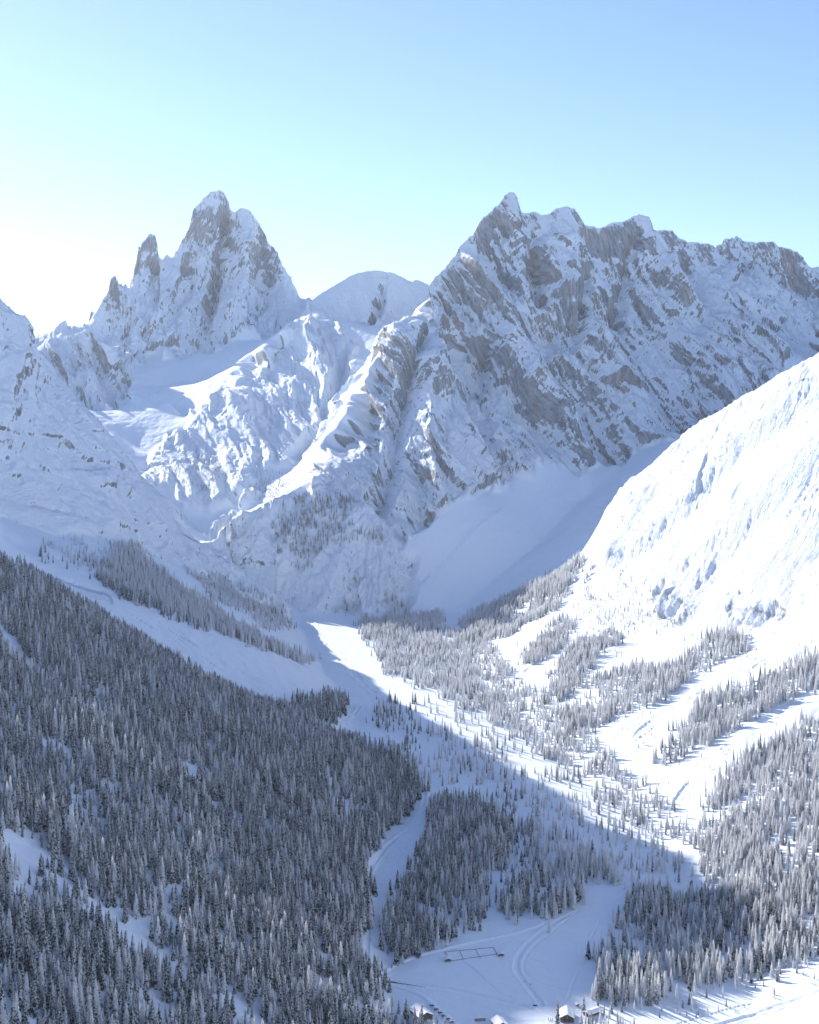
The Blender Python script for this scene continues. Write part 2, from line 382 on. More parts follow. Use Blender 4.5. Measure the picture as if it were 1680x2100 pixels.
for (nm, poly, y1, y2, amp, rk, q, lam), w in zip(ZONES, zone_w):
    idx = np.nonzero(w > .01)
    x, y, z, ww = X[idx], Y[idx], Z[idx], w[idx]
    seed = (len(nm) * 37.7) % 91
    qq = q[0] * x + q[1] * y + q[2] * z
    wp = n2(x / 210 + seed, z / 210 + y / 300) * 30 * lam + n2(x / 60, z / 60 + y / 80 + seed) * 6 * lam
    qq = qq + wp
    d = np.zeros_like(x)
    gk = {'right_cliff': .09, 'left_wall': .9, 'shoulder': 1.3, 'buttress': .6}.get(nm, 1.0)
    for Lq, A in ((310, 115), (140, 60), (58, 22)):
        d += gk * A * (ridge(n2(qq / (Lq * lam) + seed, (z + y * .3) / (Lq * lam * 5.5) + seed * 2)) - .62)
    # slabs: every cell of a broken face has its own height and tilt, so edges are sharp
    fz = (z + y * .25)
    dl = np.zeros_like(x)
    for Lc, A in ((120, 16), (52, 11), (24, 9), (11, 5.5)):
        if Lc == 24: dl = d; d = np.zeros_like(x)
        d += A * facets(qq / (Lc * lam) + seed, fz / (Lc * lam * (1.5 if nm in ('right_cliff', 'buttress') else 3.0)) + seed, int(seed) + Lc)
    # ledges of the layered rock
    bed = z + n2(x / 160, y / 160 + seed) * 40 + .16 * x
    for T, A in ((52, 6.0), (21, 3.6)):
        ph = bed / T + n2(x / 90 + 9, z / 90) * .8
        fr = ph - np.floor(ph)
        d += A * (np.where(fr < .75, fr / .75, (1 - fr) / .25) - .5) * sstep(-.15, .4, n2(x / 240 + 31, z / 130 + seed))
    for Lq, A in ((75, 19), (34, 11)):                          # narrow clefts
        c_ = n2((qq + 9 * n2(z / 30, x / 30)) / (Lq * lam) + seed + 40, fz / (Lq * lam * 7) + 3)
        d -= A * np.clip(1 - np.abs(c_) * 9, 0, 1) * sstep(-.2, .3, n2(x / 130 + 5, z / 170))
    d += 4 * n3(x / 16, y / 16, z / 16 + 7) + 2.4 * n3(x / 7.5, y / 7.5, z / 7.5 + 3)
    FLOW[idx] = np.where((ww > np.maximum(.02, WMAX[idx]))[:, None], np.stack([qq + (0 if nm == 'buttress' else seed * 100 if nm != 'shoulder' else 0), bed, fz], 1), FLOW[idx]); WMAX[idx] = np.maximum(WMAX[idx], ww)
    lift = np.interp(y, [2000, 4000], [.55, 1.0])
    if nm == 'right_cliff': lift = lift * (.25 + 1.1 * sstep(-.25, .35, n2(qq / 150 + 3, z / 160) + .5 * n2(x / 60, y / 60)))
    D[idx] += (dl * CRF[idx] + d * (.3 + .7 * CRF[idx])) * amp * ww * lift
    ROCK[idx] = np.maximum(ROCK[idx], (rk + (.5 * (1 - CRF[idx]) if nm in ('face', 'massif', 'dome') else 0)) * ww)

# named ribs (+) and clefts (-) of the great faces, traced: relief m, half-width px
RIBS = [
 (9, 26, 4000, 4700, [(1052,420),(1075,520),(1060,640),(1035,740),(1000,850)]),
 (-34, 13, 4000, 4700, [(1078,445),(1100,540),(1112,600)]),
 (26, 34, 4000, 4800, [(1160,430),(1185,560),(1240,700),(1300,830)]),
 (-26, 14, 3900, 4800, [(1205,560),(1192,640),(1180,690)]),
 (-22, 14, 3900, 4800, [(1300,480),(1290,570),(1275,640)]),
 (-24, 30, 3900, 4800, [(1130,680),(1180,640),(1240,650)]),
 (20, 30, 3900, 4900, [(1330,450),(1380,600),(1440,700),(1500,780)]),
 (-20, 30, 3900, 4900, [(1360,500),(1400,560),(1440,640)]),
 (-30, 20, 3600, 4300, [(985,700),(960,800),(1000,900),(1040,980)]),
 (-28, 18, 3600, 4300, [(870,700),(820,850),(800,960),(770,1040)]),
 (26, 22, 3600, 4300, [(905,640),(890,760),(880,900),(900,1040)]),
 (-30, 10, 5300, 6100, [(474,432),(462,500),(440,560),(425,620)]),
 (20, 20, 5300, 6100, [(440,395),(430,500),(400,600),(370,700)]),
 (24, 24, 5300, 6100, [(505,432),(500,540),(490,680)]),
 (-26, 12, 5300, 6100, [(330,550),(318,620),(300,700)]),
 (-20, 10, 5300, 6100, [(262,600),(268,660),(262,720)]),
 (-32, 7, 4700, 5200, [(786,556),(782,600),(770,655)]),
 (-18, 10, 3600, 4800, [(715,690),(700,760),(660,850),(600,930)]),
 (3.9, 16, 2000, 3200, [(1330,975),(1280,1060),(1250,1120)]),
 (-3.9, 13, 2000, 3200, [(1350,1005),(1305,1090),(1270,1145)]),
 (3.3, 20, 1700, 3200, [(1640,770),(1500,900),(1390,1020),(1290,1110)]),
 (-3.9, 16, 1700, 3200, [(1690,800),(1530,930),(1420,1040),(1310,1135),(1220,1180)]),
 (3.3, 20, 1700, 3200, [(1690,880),(1560,1000),(1450,1110),(1360,1180)]),
 (-3.9, 16, 1700, 3200, [(1690,950),(1590,1040),(1500,1130),(1440,1200)]),
 (3.3, 20, 1700, 3200, [(1690,1040),(1600,1120),(1540,1200)]),
 (-3.3, 14, 1700, 3200, [(1690,1120),(1630,1180),(1600,1250)]),
]
for A, wpx, y1, y2, pts in RIBS:
    us = [p[0] for p in pts]; vs_ = [p[1] for p in pts]
    m = (PU > min(us) - 3 * wpx) & (PU < max(us) + 3 * wpx) & (PV > min(vs_) - 3 * wpx) & (PV < max(vs_) + 3 * wpx) & (Y > y1) & (Y < y2)
    idx = np.nonzero(m)
    u = PU[idx] + 14 * n2(X[idx] / 60, Z[idx] / 60); v = PV[idx]
    best = np.full(u.shape, 1e9)
    for (a, b), (c, d2) in zip(pts[:-1], pts[1:]):
        t = np.clip(((u - a) * (c - a) + (v - b) * (d2 - b)) / ((c - a) ** 2 + (d2 - b) ** 2), 0, 1)
        best = np.minimum(best, np.hypot(u - a - t * (c - a), v - b - t * (d2 - b)))
    D[idx] += 2.2 * CRF[idx] * A * np.clip(1 - best / (1.6 * wpx), 0, 1) * np.clip(zone_w[0][idx] + tot[idx], 0, 1)

CAV = D - blur(D, 10)
# keep the crests where they were surveyed: less relief right at the skyline
XS = X + NX * D; YS = Y + NY * D; ZS = Z + NZ * D
# wind and slide relief of the open snow
snow = np.clip(1 - tot, 0, 1)
infloor = inpoly(X, Y, FLOOR_POLY)
fl = blur(infloor.astype(float), 5)
rough = n2(X / 130 + 2, Y / 130) * 5 * (Y > 2200) + n2(X / 46, Y / 46) * 2.6 + n2(X / 19 + 5, Y / 19) * 1.3 + n2(X / 8, Y / 8 + 5) * .7
streak_l = n2((Y - .15 * X) / 13, (X + .3 * Y) / 110 + 3) * 2.4 * sstep(-.1, .4, n2(X / 150, Y / 150))
cr_ = Y - .55 * X + 25 * n2(X / 120, Y / 120)
streak_r = n2(cr_ / 12 + 40, (X + .55 * Y) / 90) * 2.0 * sstep(-.15, .4, n2(X / 130 + 8, Y / 130)) + n2(cr_ / 70 + 4, (X + .5 * Y) / 300) * 5.0
open_ = snow * (1 - fl)
ZS += open_ * (rough + np.where(X < 0, streak_l, streak_r)) + snow * fl * (n2(X / 60, Y / 60) * .9 + n2(X / 17, Y / 17) * .3)

# beaten tracks, banks and ski trails on the valley floor: (points, half width m, depth m, rim m)
TRACKS = [
 ([(1470,2104),(1560,2072),(1690,2030)], 2.4, -.8, .6), ([(1380,2104),(1540,2054),(1690,2003)], 1.4, -.6, .4), ([(1560,2104),(1690,2062)], 2, -.7, .5),
 ([(890,2102),(950,2092),(1040,2098),(1100,2092),(1150,2103)], 1.6, -.5, .3), ([(1098,2064),(1125,2078),(1150,2092)], 1.2, -.4, .25), ([(1098,2064),(1150,2062),(1185,2068)], 1.2, -.4, .25), ([(960,2050),(1010,2072),(1060,2096)], 1.0, -.35, .2), ([(1010,1945),(1045,1925),(1090,1905)], .8, -.3, .15),
 ([(1640,1310),(1500,1390),(1400,1440),(1320,1490),(1270,1540)], 6, -2.2, 1.3),
 ([(1620,1330),(1480,1412),(1380,1462),(1300,1522)], 3, -1.5, 1.1),
 ([(1560,1362),(1440,1425),(1350,1478),(1285,1530)], 2, -1.2, 1.0),
 ([(1690,1415),(1560,1480),(1450,1560),(1390,1640)], 5, -1.6, 1.0),
 ([(1200,1300),(1120,1350),(1060,1390)], 4, -1.4, 1.0),
 ([(1180,1215),(1090,1275),(1010,1310),(960,1330)], 4, -1.4, 1.0),
 ([(150,1180),(300,1260),(420,1340),(560,1410)], 5, -1.6, 1.2),
 ([(100,1165),(250,1250),(380,1330),(500,1400)], 4, -1.4, 1.0),
 ([(300,1240),(450,1310),(600,1380)], 4, -1.2, .9),
 ([(1185,1868),(1150,1884),(1105,1915),(1072,1945),(1058,1972),(1060,1995),(1075,2015),(1092,2036),(1110,2060)], 2.6, -.45, .3),
 ([(1185,1868),(1120,1922),(1085,1950),(1072,1980),(1080,2002),(1120,2020),(1150,2030)], 1.3, -.3, .2),
 ([(951,1972),(985,2000),(1010,2025),(1040,2045),(1078,2060)], .8, -.4, .2),
 ([(800,2012),(870,2022),(930,2030),(1000,2046),(1060,2060),(1090,2068)], 3.0, -.8, .3),
 ([(1088,2020),(1104,2040),(1112,2056)], .8, -.4, .15),
 ([(1230,1890),(1200,1950),(1180,2000),(1165,2050)], 1.6, -.4, .35),
 ([(1160,1878),(1200,1872),(1240,1880)], 1.4, -.4, .3),
 ([(865,1600),(876,1635),(850,1695),(800,1728),(772,1758),(748,1800),(752,1850),(756,1920),(745,1985),(760,2010)], 2.6, -.9, .8),
 ([(780,1432),(740,1445),(712,1468),(680,1486),(655,1494)], 3.0, -1.0, 1.2),
 ([(780,1430),(770,1480),(800,1530),(850,1570),(865,1600)], 4.0, -1.3, .7),
 ([(620,1258),(640,1275),(650,1300),(690,1340),(740,1400),(780,1432)], 5.0, -1.5, .9),
 ([(760,2000),(800,1984),(850,1962),(900,1948),(980,1930),(1060,1915),(1110,1895)], 2.2, .9, -.2),
 ([(780,2010),(800,2020),(850,2032),(880,2052),(900,2072),(940,2105)], 2.6, .7, -.2),
]
PU3 = U0 + FPX * XS / YS; PV3 = V0 - FPX * ZS / YS
for pts, hw, dep, rim in TRACKS:
    us = [p[0] for p in pts]; vs_ = [p[1] for p in pts]
    idx = np.nonzero((PU3 > min(us) - 30) & (PU3 < max(us) + 30) & (PV3 > min(vs_) - 25) & (PV3 < max(vs_) + 25) & (Y < 3450))
    W3 = []
    for u, v in pts:
        k = np.argmin((PU3[idx] - u) ** 2 + (PV3[idx] - v) ** 2); W3.append((XS[idx][k], YS[idx][k]))
    for _ in range(2):                                        # round the corners
        W3 = [W3[0]] + [q for p, r_ in zip(W3[:-1], W3[1:]) for q in ((.75 * p[0] + .25 * r_[0], .75 * p[1] + .25 * r_[1]), (.25 * p[0] + .75 * r_[0], .25 * p[1] + .75 * r_[1]))] + [W3[-1]]
    wob = 1.2 if pts[0][1] > 1590 else 9.0
    x = XS[idx] + wob * n2(XS[idx] / (10 + wob * 3), YS[idx] / (10 + wob * 3)); y = YS[idx] + wob * n2(XS[idx] / (9 + wob * 3) + 7, YS[idx] / (9 + wob * 3))
    part_ = 1.0 if wob < 2 else sstep(-.35, .3, n2(x / 40 + hw, y / 40)) * (1 + .8 * n2(x / 9, y / 9))
    best = np.full(x.shape, 1e9)
    for (a, b_), (c, d2) in zip(W3[:-1], W3[1:]):
        t = np.clip(((x - a) * (c - a) + (y - b_) * (d2 - b_)) / ((c - a) ** 2 + (d2 - b_) ** 2 + 1e-6), 0, 1)
        best = np.minimum(best, np.hypot(x - a - t * (c - a), y - b_ - t * (d2 - b_)))
    ZS[idx] += part_ * dep * (1 - sstep(hw * .6, hw * 1.2, best)) + part_ * rim * np.exp(-((best - hw * 1.5) / (hw * .5)) ** 2)
# ------------------------------------------------------------------ ground material
def new_mat(name):
    m = bpy.data.materials.new(name); m.use_nodes = True
    nt = m.node_tree; nt.nodes.clear()
    return m, nt, nt.nodes, nt.links

def mth(nt, op, a, b=None, c=None, clamp=False):
    n = nt.nodes.new('ShaderNodeMath'); n.operation = op; n.use_clamp = clamp
    for k, x in enumerate((a, b, c)):
        if x is None: continue
        if isinstance(x, (int, float)): n.inputs[k].default_value = x
        else: nt.links.new(x, n.inputs[k])
    return n.outputs[0]

def mixc(nt, f, a, b):
    n = nt.nodes.new('ShaderNodeMix'); n.data_type = 'RGBA'
    for sock, x in ((n.inputs['Factor'], f), (n.inputs[6], a), (n.inputs[7], b)):
        if isinstance(x, (int, float)): sock.default_value = x
        elif isinstance(x, tuple): sock.default_value = (*x, 1)
        else: nt.links.new(x, sock)
    return n.outputs[2]

def noise(nt, vec, scale, detail=4, rough=.55, dist=0.0):
    n = nt.nodes.new('ShaderNodeTexNoise'); n.inputs['Scale'].default_value = scale
    n.inputs['Detail'].default_value = detail; n.inputs['Roughness'].default_value = rough; n.inputs['Distortion'].default_value = dist
    nt.links.new(vec, n.inputs['Vector'])
    return n.outputs[0]

def mapr(nt, x, a, b, c=0.0, d=1.0, smooth=True):
    n = nt.nodes.new('ShaderNodeMapRange'); n.interpolation_type = 'SMOOTHSTEP' if smooth else 'LINEAR'
    nt.links.new(x, n.inputs[0])
    for k, v in ((1, a), (2, b), (3, c), (4, d)):
        if isinstance(v, (int, float)): n.inputs[k].default_value = v
        else: nt.links.new(v, n.inputs[k])
    return n.outputs[0]

def ground_mat():
    m, nt, N, K = new_mat('snow_and_rock')
    geo = N.new('ShaderNodeNewGeometry')
    pos = geo.outputs['Position']
    def attr(n):
        a = N.new('ShaderNodeAttribute'); a.attribute_name = n; return a
    rock = attr('rock').outputs['Fac']; cav = attr('hollow').outputs['Fac']; flow = attr('flow').outputs['Vector']
    def scaled(vec, sx, sy, sz):
        mp = N.new('ShaderNodeMapping'); mp.inputs['Scale'].default_value = (sx, sy, sz)
        K.new(vec, mp.inputs['Vector']); return mp.outputs[0]
    cracks = noise(nt, scaled(flow, .085, .009, .006), 1.0, 7, .64, .12)       # run down the fall line
    hair = noise(nt, scaled(flow, .2, .03, .02), 1.0, 6, .66, .08)
    beds = noise(nt, scaled(flow, .014, .11, .01), 1.0, 6, .6, .9)            # nearly level
    blocks = noise(nt, pos, .05, 8, .66)
    fine = noise(nt, scaled(flow, .28, .09, .09), 1.0, 6, .68)
    fsnow = noise(nt, pos, .3, 4, .6)
    h = mth(nt, 'ADD', mth(nt, 'MULTIPLY', beds, 4.0), mth(nt, 'ADD', mth(nt, 'MULTIPLY', cracks, 7.0), mth(nt, 'MULTIPLY', hair, 3.0)))
    h = mth(nt, 'ADD', h, mth(nt, 'MULTIPLY', blocks, 8.0))
    h = mth(nt, 'ADD', h, mth(nt, 'MULTIPLY', fine, 2.0))
    rk = mapr(nt, rock, .02, .6, .0, 1.0)
    snow_h = mth(nt, 'ADD', mth(nt, 'MULTIPLY', noise(nt, pos, .06, 5, .55), 1.6), mth(nt, 'MULTIPLY', fsnow, .3))
    hh = mth(nt, 'ADD', mth(nt, 'MULTIPLY', h, rk), snow_h)
    bp = N.new('ShaderNodeBump'); bp.inputs['Strength'].default_value = .8; bp.inputs['Distance'].default_value = 1.0
    K.new(hh, bp.inputs['Height'])
    sep = N.new('ShaderNodeSeparateXYZ'); K.new(geo.outputs['Normal'], sep.inputs[0])
    nz = sep.outputs[2]
    big = noise(nt, pos, .0055, 3, .5)
    def cen(x, k): return mth(nt, 'MULTIPLY', mth(nt, 'SUBTRACT', x, .5), k)
    # snow lies where the face is flat enough, in hollows and on ledges; hoar sticks to parts of the steep rock too
    sl = mth(nt, 'ADD', mth(nt, 'MULTIPLY', nz, 1.35), mth(nt, 'MULTIPLY', cav, -.0075))
    for x, k in ((cracks, .8), (hair, .95), (beds, .5), (blocks, .35), (fine, .8), (big, .2)):
        sl = mth(nt, 'ADD', sl, mth(nt, 'MULTIPLY', cen(x, k), mth(nt, 'ADD', mth(nt, 'MULTIPLY', rk, .85), .15)))
    lo = mth(nt, 'SUBTRACT', mth(nt, 'MULTIPLY', rock, .6), .5)
    sn = mapr(nt, sl, lo, mth(nt, 'ADD', lo, .24))
    warm = mapr(nt, noise(nt, scaled(pos, .011, .011, .007), 1.0, 4, .6), .5, .66)
    grey = mixc(nt, mapr(nt, fine, .3, .7), (.09, .092, .1), (.27, .265, .265))
    rc = mixc(nt, mth(nt, 'MULTIPLY', warm, .5), grey, (.33, .225, .16))
    dusted = mixc(nt, mapr(nt, hair, .38, .66, .05, .42), rc, (.72, .76, .79))
    col = mixc(nt, sn, dusted, (.82, .865, .90))
    b = N.new('ShaderNodeBsdfPrincipled'); b.inputs['Roughness'].default_value = .75
    b.inputs['Specular IOR Level'].default_value = .2
    K.new(col, b.inputs['Base Color']); K.new(bp.outputs[0], b.inputs['Normal'])
    o = N.new('ShaderNodeOutputMaterial'); K.new(b.outputs[0], o.inputs['Surface'])
    return m
M_GROUND = ground_mat()

# ------------------------------------------------------------------ ground meshes, one per landform, cut from the one sheet
nyf, nsf = Z.shape
reg = np.full((nyf, nsf), 3, np.int8)                      # 3 = open slopes right
names = {0: 'valley_floor', 1: 'mountain', 2: 'hillside', 3: 'hillside', 4: 'mountain', 5: 'mountain', 6: 'mountain', 7: 'hills'}
reg[(X < 0) & (Y < 3400)] = 2
far = Y > 3330
bowl = far & (PV > 500)
reg[far] = 7
reg[far & (PU < 660) & (Y > 5170)] = 1                      # towering massif
reg[far & (PU < 275) & (Y < 5215) & (Y > 4700)] = 4          # small near peak
reg[far & (PU > 262) & (PU < 900) & (Y <= 5500) & (Y > 3650) & (zone_w[2] + zone_w[3] > .1)] = 5
reg[(zone_w[4] + zone_w[5] + zone_w[6]) > .1] = 6
reg[infloor] = 0
LABELS = {1: 'tall rock massif with thin towers and a twin summit on the left skyline', 4: 'small pointed rock peak in front of the towering massif', 5: 'rounded snow shoulder under a banded rock dome between the two high mountains', 6: 'huge broken rock wall with a sharp summit right of the centre', 0: 'flat snowy valley floor winding up between the slopes', 2: 'shaded snow slope on the left', 3: 'sunlit snow slope on the right', 7: 'snow bowls and back slopes between the mountains'}
PNX, PNY, PNZ = None, None, None
def surf_normals():
    A = np.stack([XS, YS, ZS], -1)
    du = np.gradient(A, axis=1); dv = np.gradient(A, axis=0)
    n = np.cross(du, dv); n /= np.linalg.norm(n, axis=-1, keepdims=True) + 1e-9
    return n
SN = surf_normals()
qi = np.arange(nyf * nsf).reshape(nyf, nsf)
quads = np.stack([qi[:-1, :-1], qi[:-1, 1:], qi[1:, 1:], qi[1:, :-1]], -1).reshape(-1, 4)
qreg = reg[:-1, :-1].reshape(-1)
V = np.stack([XS, YS, ZS], -1).reshape(-1, 3); NV = SN.reshape(-1, 3); RV = ROCK.reshape(-1); CV = CAV.reshape(-1); FV = FLOW.reshape(-1, 3)
for r_ in range(8):
    q = quads[qreg == r_]
    if not len(q): continue
    used, inv = np.unique(q, return_inverse=True)
    q = inv.reshape(-1, 4)
    me = bpy.data.meshes.new(names[r_])
    me.vertices.add(len(used)); me.vertices.foreach_set('co', V[used].astype(np.float32).ravel())
    me.loops.add(len(q) * 4); me.loops.foreach_set('vertex_index', q.ravel().astype(np.int32))
    me.polygons.add(len(q)); me.polygons.foreach_set('loop_start', (np.arange(len(q)) * 4).astype(np.int32))
    a = me.attributes.new('rock', 'FLOAT', 'POINT'); a.data.foreach_set('value', RV[used].astype(np.float32))
    a = me.attributes.new('hollow', 'FLOAT', 'POINT'); a.data.foreach_set('value', CV[used].astype(np.float32))
    a = me.attributes.new('flow', 'FLOAT_VECTOR', 'POINT'); a.data.foreach_set('vector', FV[used].astype(np.float32).ravel())
    me.update(calc_edges=True)
    me.polygons.foreach_set('use_smooth', np.ones(len(q), bool))
    me.normals_split_custom_set_from_vertices(NV[used].astype(np.float32))
    me.materials.append(M_GROUND)
    o = link(bpy.data.objects.new(names[r_], me))
    tag(o, LABELS[r_], kind='structure')
# ------------------------------------------------------------------ trees
def plain(name, col, rough=.8, spec=.2, vary=0.0, scale=1.0):
    m, nt, N, K = new_mat(name)
    b = N.new('ShaderNodeBsdfPrincipled'); b.inputs['Roughness'].default_value = rough; b.inputs['Specular IOR Level'].default_value = spec
    if vary:
        g = N.new('ShaderNodeNewGeometry')
        f = noise(nt, g.outputs['Position'], scale, 4, .6)
        c = mixc(nt, mapr(nt, f, .3, .7), tuple(x * (1 - vary) for x in col), tuple(min(1, x * (1 + vary)) for x in col))
        K.new(c, b.inputs['Base Color'])
    else:
        b.inputs['Base Color'].default_value = (*col, 1)
    o = N.new('ShaderNodeOutputMaterial'); K.new(b.outputs[0], o.inputs['Surface'])
    return m
M_BARK = plain('bark', (.09, .065, .05), vary=.4, scale=2)
M_NEEDLE = plain('needles', (.013, .030, .040), vary=.4, scale=.5)
def frosty(name, col, vary, scale, thru):
    m, nt, N, K = new_mat(name)
    g = N.new('ShaderNodeNewGeometry'); f = noise(nt, g.outputs['Position'], scale, 4, .6)
    c = mixc(nt, mapr(nt, f, .3, .7), tuple(x * (1 - vary) for x in col), tuple(min(.93, x * (1 + vary)) for x in col))
    d = N.new('ShaderNodeBsdfDiffuse'); t = N.new('ShaderNodeBsdfTranslucent'); mx = N.new('ShaderNodeMixShader'); mx.inputs[0].default_value = thru
    K.new(c, d.inputs['Color']); K.new(c, t.inputs['Color']); K.new(d.outputs[0], mx.inputs[1]); K.new(t.outputs[0], mx.inputs[2])
    o = N.new('ShaderNodeOutputMaterial'); K.new(mx.outputs[0], o.inputs['Surface'])
    return m
M_HOAR = frosty('hoar_needles', (.70, .70, .70), .2, .7, .62)        # needles furred with hoar frost, light shines through
M_SNOW = frosty('branch_snow', (.92, .92, .92), .02, .6, .62)
M_TWIG = plain('larch_twigs', (.20, .155, .12), vary=.35, scale=.5)
M_RIME = frosty('rime_twigs', (.72, .69, .66), .12, .5, .4)

def mesh_from(name, verts, faces, mats, midx):
    me = bpy.data.meshes.new(name)
    me.from_pydata(verts, [], faces)
    for m in mats: me.materials.append(m)
    me.polygons.foreach_set('material_index', midx)
    me.update()
    return me

def trunk_mesh(name, H, r0, seed, top=.97):
    rr = random.Random(seed)
    vs, fs = [], []
    n = 6; rings = 5
    for k in range(rings):
        t = k / (rings - 1) * top
        r = r0 * (1 - t) ** .8 + .03
        ox, oy = rr.uniform(-.06, .06) * k, rr.uniform(-.06, .06) * k
        for a in range(n):
            vs.append((ox + r * math.cos(a * 2 * math.pi / n), oy + r * math.sin(a * 2 * math.pi / n), -1.2 + (H * t + 1.2 * t) if k == 0 else H * t))
    for k in range(rings - 1):
        for a in range(n):
            b = (a + 1) % n
            fs.append((k * n + a, k * n + b, (k + 1) * n + b, (k + 1) * n + a))
    return vs, fs

def spruce_parts(seed, H=20.0, slim=1.0, snowy=.6):
    """drooping, snow-laden boughs in whorls; upper faces carry snow, undersides are needles"""
    rr = random.Random(seed)
    tv, tf = trunk_mesh('trunk', H, .26, seed)
    V_, F_, M_ = [], [], []
    z = H * rr.uniform(.05, .09)
    Rm = H * rr.uniform(.13, .165) * slim
    while z < H * .985:
        t = z / H
        R_ = Rm * ((1 - t) ** .64) * (1.0 if t > .16 else .72 + t * 1.75) * rr.uniform(.82, 1.14) + .16
        n = max(4, int(9 - 4.5 * t))
        a0 = rr.uniform(0, 6.28)
        for k in range(n):
            a = a0 + 6.283 * (k + rr.uniform(-.28, .28)) / n
            r = R_ * rr.uniform(.72, 1.18)
            dr = r * rr.uniform(.35, .7) + .12                  # droop
            w = (r * rr.uniform(.36, .52) + .1) * (1 if snowy < .7 else .72)
            ca, sa = math.cos(a), math.sin(a)
            def q(d, s, h): return (ca * d - sa * s, sa * d + ca * s, z + h)
            b = len(V_)
            V_ += [q(.05, 0, .18), q(r * .62, w, -dr * .62 - .1), q(r * .6, 0, -dr * .36 + .12), q(r * .62, -w, -dr * .62 - .1), q(r, 0, -dr), q(r * .25, 0, -dr * .4 - .3), q(r * .55, w * .6, -dr * .6 - .16), q(r * .55, -w * .6, -dr * .6 - .16)]
            fa = [(b, b + 3, b + 2), (b, b + 2, b + 1), (b + 1, b + 2, b + 4), (b + 2, b + 3, b + 4), (b + 5, b + 6, b + 7), (b, b + 6, b + 5)]
            ms = []
            for i in range(4):
                x = rr.random()
                sw = snowy * (.5 + .68 * t) if snowy < .7 else snowy * (.85 + .25 * t)
                ms.append(2 if x < sw else (1 if x < sw + .2 else 0))
            ms += [0, 0] if snowy < .7 else [1, 1]
            F_ += fa; M_ += ms
        z += H * rr.uniform(.036, .05) * (1.05 - .45 * t)
    b = len(V_); top = [(0, 0, H * 1.015)] + [(.22 * math.cos(i * 2.094), .22 * math.sin(i * 2.094), H * .955) for i in range(3)]
    V_ += top; F_ += [(b, b + 1, b + 2), (b, b + 2, b + 3), (b, b + 3, b + 1)]; M_ += [2, 2, 1]
    return (tv, tf), (V_, F_, M_)

def larch_parts(seed, H=16.0):
    """bare, rimed larch: thin upswept twigs round a straight stem"""
    rr = random.Random(seed)
    tv, tf = trunk_mesh('trunk', H, .17, seed)
    V_, F_, M_ = [], [], []
    z = H * .14
    while z < H * .97:
        t = z / H
        Rz = H * .16 * ((1 - t) ** .7) * rr.uniform(.8, 1.2) + .12
        n = 6
        a0 = rr.uniform(0, 6.28)
        for k in range(n):
            a = a0 + 6.283 * (k + rr.uniform(-.3, .3)) / n
            r = Rz * rr.uniform(.6, 1.15); up = r * rr.uniform(-.1, .5)
            ca, sa = math.cos(a), math.sin(a)
            w = .10 + .05 * r
            def q(d, s, h): return (ca * d - sa * s, sa * d + ca * s, z + h)
            b = len(V_)
            V_ += [q(0, 0, .08), q(r * .55, w, up * .45), q(r, 0, up), q(r * .55, -w, up * .45), q(r * .5, 0, up * .45 + w * 1.1)]
            F_ += [(b, b + 3, b + 4), (b, b + 4, b + 1), (b + 1, b + 4, b + 2), (b + 4, b + 3, b + 2), (b, b + 1, b + 2, b + 3)]
            M_ += [1 if rr.random() < .6 else 0 for _ in range(4)] + [0]
        z += H * .036
    return (tv, tf), (V_, F_, M_)

def whole(name, parts, cm):
    (tv, tf), (cv, cf, cmi) = parts
    o = len(tv)
    me = mesh_from(name, tv + cv, tf + [tuple(i + o for i in f) for f in cf], [M_BARK] + cm, [0] * len(tf) + [i + 1 for i in cmi])
    return me
SPR_M = [M_NEEDLE, M_HOAR, M_SNOW]; LAR_M = [M_TWIG, M_RIME]
SPRUCE = [spruce_parts(100 + i, slim=(.8, .95, 1.15, .72, 1.0, .85, .75, 1.2)[i], snowy=(.40, .48, .33, .55, .78, .88, .94, .86)[i]) for i in range(8)]  # darker kinds first, whiter after; picked to paint shade and sun into woods
LARCH = [larch_parts(300 + i) for i in range(4)]
SPR_TR = [mesh_from('trunk', p[0][0], p[0][1], [M_BARK], [0] * len(p[0][1])) for p in SPRUCE]
SPR_CR = [mesh_from('crown', p[1][0], p[1][1], SPR_M, p[1][2]) for p in SPRUCE]

